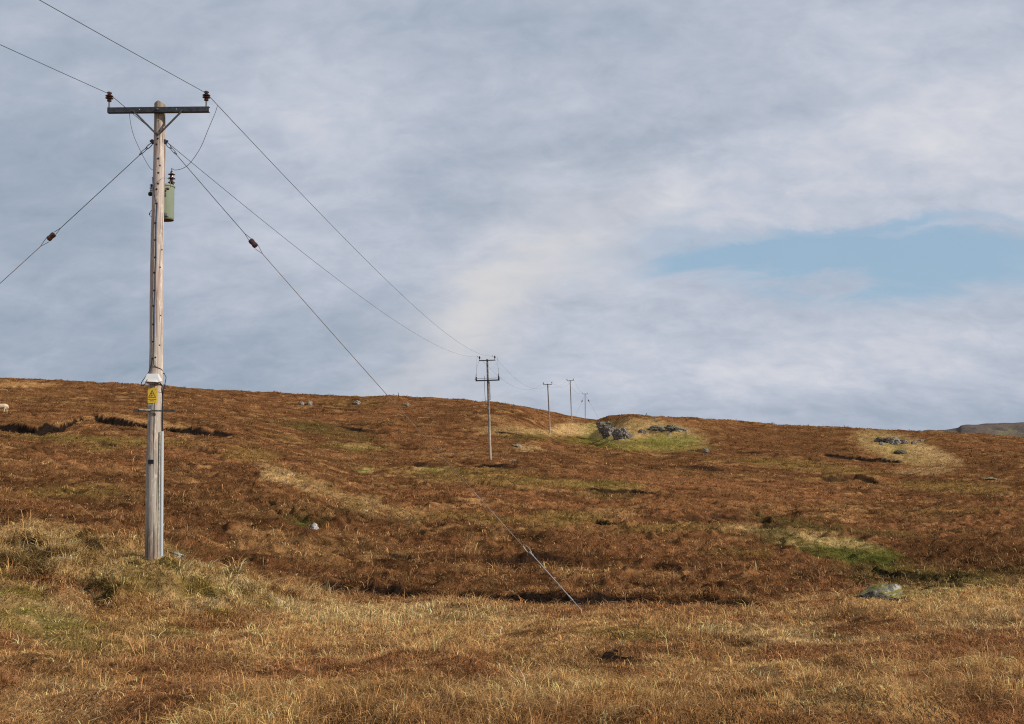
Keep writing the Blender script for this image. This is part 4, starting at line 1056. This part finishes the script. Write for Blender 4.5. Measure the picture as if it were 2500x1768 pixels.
def text(body, size, loc, mt, parent, name, rot=(0, 0, 0), xs=1.0):
    cu = bpy.data.curves.new(name, 'FONT'); cu.body = body; cu.size = size; cu.align_x = 'CENTER'; cu.align_y = 'CENTER'; cu.extrude = .0006
    t_ = bpy.data.objects.new(name, cu); COL.objects.link(t_)
    bpy.context.view_layer.update()
    me = bpy.data.meshes.new_from_object(t_)
    COL.objects.unlink(t_); bpy.data.objects.remove(t_)
    me.transform(Matrix.Rotation(math.pi / 2, 4, 'X')); me.transform(Matrix.Diagonal((xs, 1, 1, 1)))
    o = bpy.data.objects.new(name, me); COL.objects.link(o); me.materials.append(mt); o.parent = parent; o.location = loc; o.rotation_euler = rot
    return o
x_, z_ = sx(392, 1113); text("DANGER OF DEATH", .0148, (x_, -.0034, z_), M_REDINK, sign, "sign_text")
x_, z_ = sx(385, 1165); text("KEEP OFF", .0148, (x_, -.0034, z_), M_INK, sign, "sign_text")
for a_, b_ in ((545, 742), (515, 1208), (262, 1205)):
    x_, z_ = sx(a_, b_); flat_child(MB().lathe([(.004, 0), (.004, .003)], (x_, -.002, z_), (0, -1, 0), 8), "screw", M_STEEL, sign, (0, 0, 0), (0, 0, 0))
np_ = tz(360, 1312, -.10); y_ = FY(np_.z, np_.x - PX0)
text("495064", .030, Vector((np_.x, y_ - .016, np_.z)) - Vector(root.location), M_PLATE, root, "pole_number", (0, 0, -R(10)), .95)
# climbing guard: two halves of weathered board clamped round the pole
gl0, gl1 = Q(*z2(42, 968), -.14), Q(*z2(500, 968), -.14)
mb = MB(); mb.bar(Q(*z2(42, 972), -.13), Q(*z2(290, 968), -.125), .035, .030); mb.bar(Q(*z2(290, 966), -.125), Q(*z2(505, 970), -.125), .02, .022)
mb.bar(Q(*z2(500, 968), .05), Q(*z2(740, 970), .05), .035, .030); mb.bar(Q(*z2(60, 962), .135), Q(*z2(720, 960), .135), .035, .025)
guard = mb.build("climbing_guard", M_OLDW, root)
mb = MB(); mb.bar(Q(*z2(135, 946), -.135), Q(*z2(315, 954), -.13), .03, .020); mb.build("guard_lit_top", M_PALEW, guard)  # sunlit top of the guard, painted as a pale strip
for s_ in (-1, 1):
    p = Q(*z2(390 + 60 * s_, 968), -.14); MB().lathe([(.010, 0), (.010, .012)], p, (0, -1, 0), 6).build("bolt", M_GALVD, guard)
# small black tag and conduit
p = Q(368.6, 1127.5, -.10); MB().box((p.x, FY(p.z, p.x - PX0) - .006, p.z), (.084, .010, .062), Matrix.Rotation(-R(14), 3, 'Z')).build("black_tag", M_BLACK, root)
c0, c1 = Q(396.2, 1054, .0), Q(395.5, 1376, 0)
mb = MB(); xo = c0.x; mb.lathe([(.026, c1.z - .1), (.026, c0.z), (.022, c0.z + .004)], (xo, DP - .0, 0), (0, 0, 1), 20)
cond = mb.build("cable_conduit", M_GREYP, root)
# the conduit follows the taper of the pole
for v in cond.data.vertices:
    f_ = (v.co.z + root.location.z - c1.z) / (c0.z - c1.z); v.co.x += .018 * (1 - f_) - .004
MB().box(((Q(391.5, 1200).x), DP - .055, (c0.z + c1.z) / 2), (.008, .02, c0.z - c1.z)).build("conduit_flange", M_PALEW, root)
# stay clamps
for s_, (a_, b_) in ((-1, (652, 625)), (1, (785, 625))):
    c_ = Q(*z1(a_, b_)); MB().box(c_, (.030, .07, .055)).lathe([(.014, 0), (.014, .03)], c_ + Vector((.01 * s_, 0, .01)), (s_, 0, 0), 6).build("stay_clamp", M_STEEL, root)

# ------------------------------------------------------------------ stays of the near pole
def ring_loop(mb, a, b, w, r=.006, n=18):
    a = Vector(a); b = Vector(b); ax_ = (b - a); L_ = ax_.length; ax_.normalize(); sd_ = ax_.cross(Vector((0, 1, 0))).normalized()
    pts = [a + ax_ * (L_ * (.5 - .5 * math.cos(2 * math.pi * k / n))) + sd_ * (w * math.sin(2 * math.pi * k / n)) for k in range(n + 1)]
    mb.tube(pts, r, 6, cap=False)
def lerp(a, b, t): return a + (b - a) * t
def stay(att, anc, t_ins, label, thick=.0052, scale=1.0, loops=True, t_loop=None, grp="stay wires bracing the wooden poles"):
    r_ = empty("stay_wire", anc); tag(r_, label, "stay wire", grp)
    Lw = (anc - att).length; u_ = (anc - att).normalized(); sd_ = u_.cross(Vector((0, 1, 0))).normalized()
    ti0, ti1 = t_ins - .075 * scale / Lw, t_ins + .075 * scale / Lw
    sag = lambda t: Vector((0, 0, -4 * .05 * t * (1 - t)))
    a0 = att + u_ * (.20 * scale if loops else 0)
    end = t_loop if t_loop else 1.0
    seg1 = [lerp(att, anc, t) + sag(t) for t in np.linspace((.20 / Lw) if loops else 0, ti0 - .12 * scale / Lw, 12)]
    w1 = MB().tube(seg1, thick, 6)
    p0, p1 = lerp(att, anc, ti0) + sag(ti0), lerp(att, anc, ti1) + sag(ti1)
    q0, q1 = seg1[-1], lerp(att, anc, ti1 + .14 * scale / Lw) + sag(ti1)
    w1.tube([q0, p0 + sd_ * .02 * scale], thick * .8, 6).tube([q0, p0 - sd_ * .02 * scale], thick * .8, 6)
    w1.build("upper_wire", M_WIRE, r_)
    w2 = MB().tube([lerp(att, anc, t) + sag(t) for t in np.linspace(ti1 + .14 * scale / Lw, end, 14)], thick * .9, 6)
    w2.tube([p1 + sd_ * .034 * scale, q1], thick * .8, 6).tube([p1 - sd_ * .034 * scale, q1], thick * .8, 6)
    w2.build("lower_wire", M_WIRE if scale > 1.5 or not t_loop else M_WIRER, r_)
    ins = MB().lathe([(.012, -.07*scale), (.038*scale, -.062*scale), (.042*scale, -.03*scale), (.037*scale, -.012*scale), (.037*scale, .012*scale), (.042*scale, .03*scale), (.038*scale, .062*scale), (.012, .07*scale)], (p0 + p1) / 2, tuple(u_), 14)
    ins.build("stay_insulator", M_PORC, r_)
    if loops:
        lk = MB(); ring_loop(lk, att, att + u_ * .13, .020); ring_loop(lk, att + u_ * .10, att + u_ * .26, .014, .005); lk.build("thimble_link", M_STEEL, r_)
    if t_loop:
        MB().tube([lerp(att, anc, t) + sag(t) for t in np.linspace(.76, t_loop, 10)], thick * 1.0, 6).build("guy_grip", M_WIREL, r_)
        pl = lerp(att, anc, t_loop)
        lk = MB(); ring_loop(lk, pl - u_ * .02, pl + u_ * .14, .024, .007); lk.build("thimble_loop", M_WIREL, r_)
        rod = MB().tube([pl + u_ * .12, pl + u_ * .95], .007, 8).tube([pl + u_ * .10, pl + u_ * .18], .012, 8).tube([pl + u_ * .88, pl + u_ * .96], .011, 8)
        rod.tube([pl + u_ * .95, anc + u_ * .25], .0055, 8); rod.build("anchor_rod", M_GALV, r_)
    return r_
attR = Q(*z1(790, 632), -.01); attL = Q(*z1(650, 640), -.01)
ancp = P(1421, 1503, hit_d(1421, 1503, 8)); ancR = Vector((ancp.x, ancp.y, H(ancp.x, ancp.y) - .02))
fr = .228
stay(attR, ancR, fr, "stay wire running from the near pole down right to its ground anchor", t_loop=(1293 - 408) / (1421 - 408))
dirL = (Q(0, 685) - attL); 
kL = 1.0
while (attL + dirL * kL).z > H(attL.x + dirL.x * kL, DP) and kL < 5: kL += .01
ancL = attL + dirL * kL
stay(attL, ancL, .665 / kL, "stay wire running from the near pole down left out of the frame", t_loop=.86)

# ------------------------------------------------------------------ far poles
HP = 9.6
def far_pole(extra=False, armtop=.14, rt=.085, rb=.135, insul=1.75):
    r_ = empty("utility_pole", (0, 0, 0))
    pts = [(0, 0, -1.0 + (HP + 1.0) * i / 30) for i in range(31)]
    MB().tube(pts, [rb + (rt - rb) * i / 30 for i in range(31)], 14).build("pole_timber", M_WOODF, r_)
    a_ = MB(); a_.box((0, -.12, HP - armtop), (1.5, .012, .09)).box((0, -.085, HP - armtop + .046), (1.5, .08, .008)); a_.build("crossarm", M_STEEL if extra else M_OLDW, r_)
    for s in (-1, 1):
        MB().bar((s * .46, -.13, HP - armtop - .03), (0, -.11, HP - armtop - .62), .008, .035, up=(0, 1, 0)).build("brace", M_GALVD, r_)
        insulator((s * .70, -.085, HP - armtop + .04), r_, insul, .12, 12)
    return r_
insz = lambda: HP - .14 + .04 + .12 + .112 * 1.75
wires_at = {}
def place(r_, bpx, bpy_, tpx, tpy, d, yaw):
    bp = P(bpx, bpy_, d); tp = P(tpx, tpy, d)
    lean = math.atan2(tp.x - bp.x, tp.z - bp.z)
    H0 = (tp - bp).length
    up = (tp - bp).normalized()
    r_.location = tp - up * HP
    r_.rotation_euler = (0, lean, yaw)
    M = Matrix.Translation(r_.location) @ Euler(r_.rotation_euler).to_matrix().to_4x4()
    return [M @ Vector((s * .70, -.085, insz())) for s in (-1, 1)]
p2 = far_pole(True)
tag(p2, "second pole along the line, with an extra lower crossarm carrying a switch", "utility pole", "wooden poles of the power line")
# switchgear of the second pole (local coordinates, metres down from the top)
zz = HP - 1.98
MB().box((-.02, -.16, zz), (2.2, .09, .11)).box((-.02, -.115, zz + .058), (2.2, .1, .008)).build("lower_crossarm", M_STEEL, p2)
MB().box((0, -.30, zz + .19), (2.35, .03, .035)).build("switch_rail", M_GALVD, p2)
for s in (-1, 1):
    sw_ = MB().lathe([(.05, 0), (.08, .05), (.055, .10), (.085, .14), (.055, .19), (.08, .24), (.05, .30), (.03, .42), (.02, .55)], (s * 1.03 - .02, -.22, zz + .06), seg=12).build("switch_insulator", M_PORC, p2)
    MB().box((s * 1.08 - .02, -.22, zz + .10), (.20, .08, .05)).build("switch_contact", M_STEEL, sw_)
    for kx, top_x in ((0, .90), (1, .62)):
        xa = s * (top_x + .04); MB().tube([(xa, -.1, HP + .14 - .05 * kx), (s * (1.0 + .02 * kx), -.15, HP - .9), (s * (1.05 - .06 * kx), -.2, zz + .55)], .008, 5).build("jumper_wire", M_WIRE, p2)
    MB().lathe([(.05, -.05), (.09, -.03), (.09, .03), (.05, .05)], (s * .70 - .17, -.10, HP + .28), (1, 0, .2), 12).build("tension_insulator", M_WHITE, p2)
MB().tube([(-.30, -.25, zz + .42), (-.30, -.25, zz - 1.0), (-.27, -.22, zz - 2.3)], .020, 6).build("switch_rod", M_STEEL, p2)
MB().box((.155, 0, zz - .95), (.05, .09, 1.7)).build("cable_cover", M_OLDW, p2)
MB().box((-.20, -.12, zz - 1.85), (.20, .03, .03)).build("rod_bracket", M_STEEL, p2)
MB().box((-.20, -.15, zz - 2.2), (.22, .05, .05)).build("rod_bracket", M_STEEL, p2)
w2_ = place(p2, 1197.5, 1131, 1189.5, 876.5, 94, -R(3))
p3 = far_pole()
p4 = copy_tree(p3); p5 = copy_tree(p3)
w3 = place(p3, 1344.4, 1086.5, 1337, 937, 168, -R(6)); w4 = place(p4, 1396, 1033, 1392, 928, 223, -R(6)); w5 = place(p5, 1429, 1030, 1428.4, 961, 294, -R(6))
tag(p3, "third pole along the line, a plain pole standing on the brown slope", "utility pole", "wooden poles of the power line")
tag(p4, "fourth pole along the line, its foot just below the skyline", "utility pole", "wooden poles of the power line")
tag(p5, "farthest pole, on the skyline between two thin stays", "utility pole", "wooden poles of the power line")
for (a0, i0, g0, lb) in (((1426.2, 968), (1421.2, 978.8), (1402, 1021), "thin stay on the left of the farthest pole"), ((1430.8, 967), (1437.2, 978), (1463, 1023), "thin stay on the right of the farthest pole")):
    A_ = P(*a0, 293.8); G_ = P(*g0, 290); stay(A_, G_, (i0[1] - a0[1]) / (g0[1] - a0[1]), lb, thick=.020, scale=4.0, loops=False)

# ------------------------------------------------------------------ conductors
def span(a, b, sag, label, r0=.0050, n=60, far=1.0):
    a = Vector(a); b = Vector(b)
    pts = [a + (b - a) * t + Vector((0, 0, -4 * sag * t * (1 - t))) for t in np.linspace(0, 1, n)]
    mb = MB(); mb.tube(pts, r0 * far, 5)
    o = mb.build("power_line", M_WIRE, None, origin=a)
    tag(o, label, "power line", "conductors strung along the poles")
    return o
back = Vector((-.127 * 78, -78, 0))
span(iL, iL + back + Vector((0, 0, .3)), 1.55, "overhead wire coming in from the left frame edge to the near pole's left insulator", .0045)
span(iR, iR + back + Vector((0, 0, .3)), 1.55, "overhead wire coming in from the top frame edge to the near pole's right insulator", .0045)
span(iL, w2_[0] + Vector((-.17, -.15, 0)), 1.05, "left overhead wire between the near pole and the second pole", .0052)
span(iR, w2_[1] + Vector((-.17, -.15, 0)), 1.0, "right overhead wire between the near pole and the second pole", .0052)
span(w2_[0], w3[0], 2.0, "left overhead wire between the second and third poles", .0075)
span(w2_[1], w3[1], 1.9, "right overhead wire between the second and third poles", .0075)
span(w3[0], w4[0], 1.3, "left overhead wire between the third and fourth poles", .009)
span(w3[1], w4[1], 1.3, "right overhead wire between the third and fourth poles", .009)
span(w4[0], w5[0], 1.3, "left overhead wire between the fourth and farthest poles", .011)
span(w4[1], w5[1], 1.3, "right overhead wire between the fourth and farthest poles", .011)

# ------------------------------------------------------------------ sheep grazing at the left edge
M_FLEECE = mat("cream_fleece", (.62, .50, .34), .95, 0, .25, 14, .9, 30)
M_FACE = mat("pale_sheep_face", (.60, .52, .45), .8, 0, .2, 10)
dS = 111.0
sp_ = P(3, 1010, dS)
sr = empty("sheep", (sp_.x, dS, H(sp_.x, dS) - .02), (0, 0, R(4)))
tag(sr, "cream sheep grazing on the brown slope, cut off by the left frame edge", "sheep")
def skin(name, verts, edges, radii, m, par, sub=2, rootv=0):
    me = bpy.data.meshes.new(name); me.from_pydata(verts, edges, []); me.update()
    o = bpy.data.objects.new(name, me); COL.objects.link(o); o.parent = par
    md = o.modifiers.new("skin", 'SKIN'); md.use_smooth_shade = True
    lay = me.skin_vertices[0].data if me.skin_vertices else None
    if lay is None:
        bm = bmesh.new(); bm.from_mesh(me); bm.verts.layers.skin.verify(); bm.to_mesh(me); bm.free(); lay = me.skin_vertices[0].data
    for i, r_ in enumerate(radii): lay[i].radius = (r_, r_) if not isinstance(r_, tuple) else r_
    lay[rootv].use_root = True
    s2 = o.modifiers.new("sub", 'SUBSURF'); s2.levels = sub; s2.render_levels = sub
    me.materials.append(m); return o
# x towards the rump (right), head lowered on the left
V_ = [(.62, 0, .66), (.45, 0, .70), (.12, 0, .70), (-.22, 0, .68), (-.42, 0, .66),      # spine 0-4
      (-.60, 0, .58), (-.74, 0, .42), (-.86, 0, .24),                                          # neck, poll, muzzle 5-7
      (.50, .13, .48), (.46, .14, .34), (.54, .14, .20), (.52, .14, .02),                         # hind leg (stifle, hock)
      (.44, -.13, .48), (.34, -.14, .33), (.40, -.14, .20), (.30, -.14, .03),
      (-.34, .12, .44), (-.34, .13, .24), (-.32, .13, .02),
      (-.38, -.12, .44), (-.30, -.13, .25), (-.22, -.13, .03),
      (.72, 0, .60), (.75, 0, .44)]
E_ = [(0,1),(1,2),(2,3),(3,4),(4,5),(5,6),(6,7),(1,8),(8,9),(9,10),(10,11),(1,12),(12,13),(13,14),(14,15),(4,16),(16,17),(17,18),(4,19),(19,20),(20,21),(0,22),(22,23)]
Rr = [.20,.27,.29,.27,.23,.13,.10,.055,.12,.07,.042,.038,.12,.07,.042,.038,.09,.045,.038,.09,.045,.038,.05,.03]
skin("sheep_body", V_, E_, Rr, M_FLEECE, sr, 2, 2)
for s in (-1, 1):
    MB().lathe([(.012, 0), (.030, .04), (.026, .09), (.006, .12)], (-.70, s * .07, .50), (.2, s, .1), 8).build("ear", M_FACE, None).parent = sr
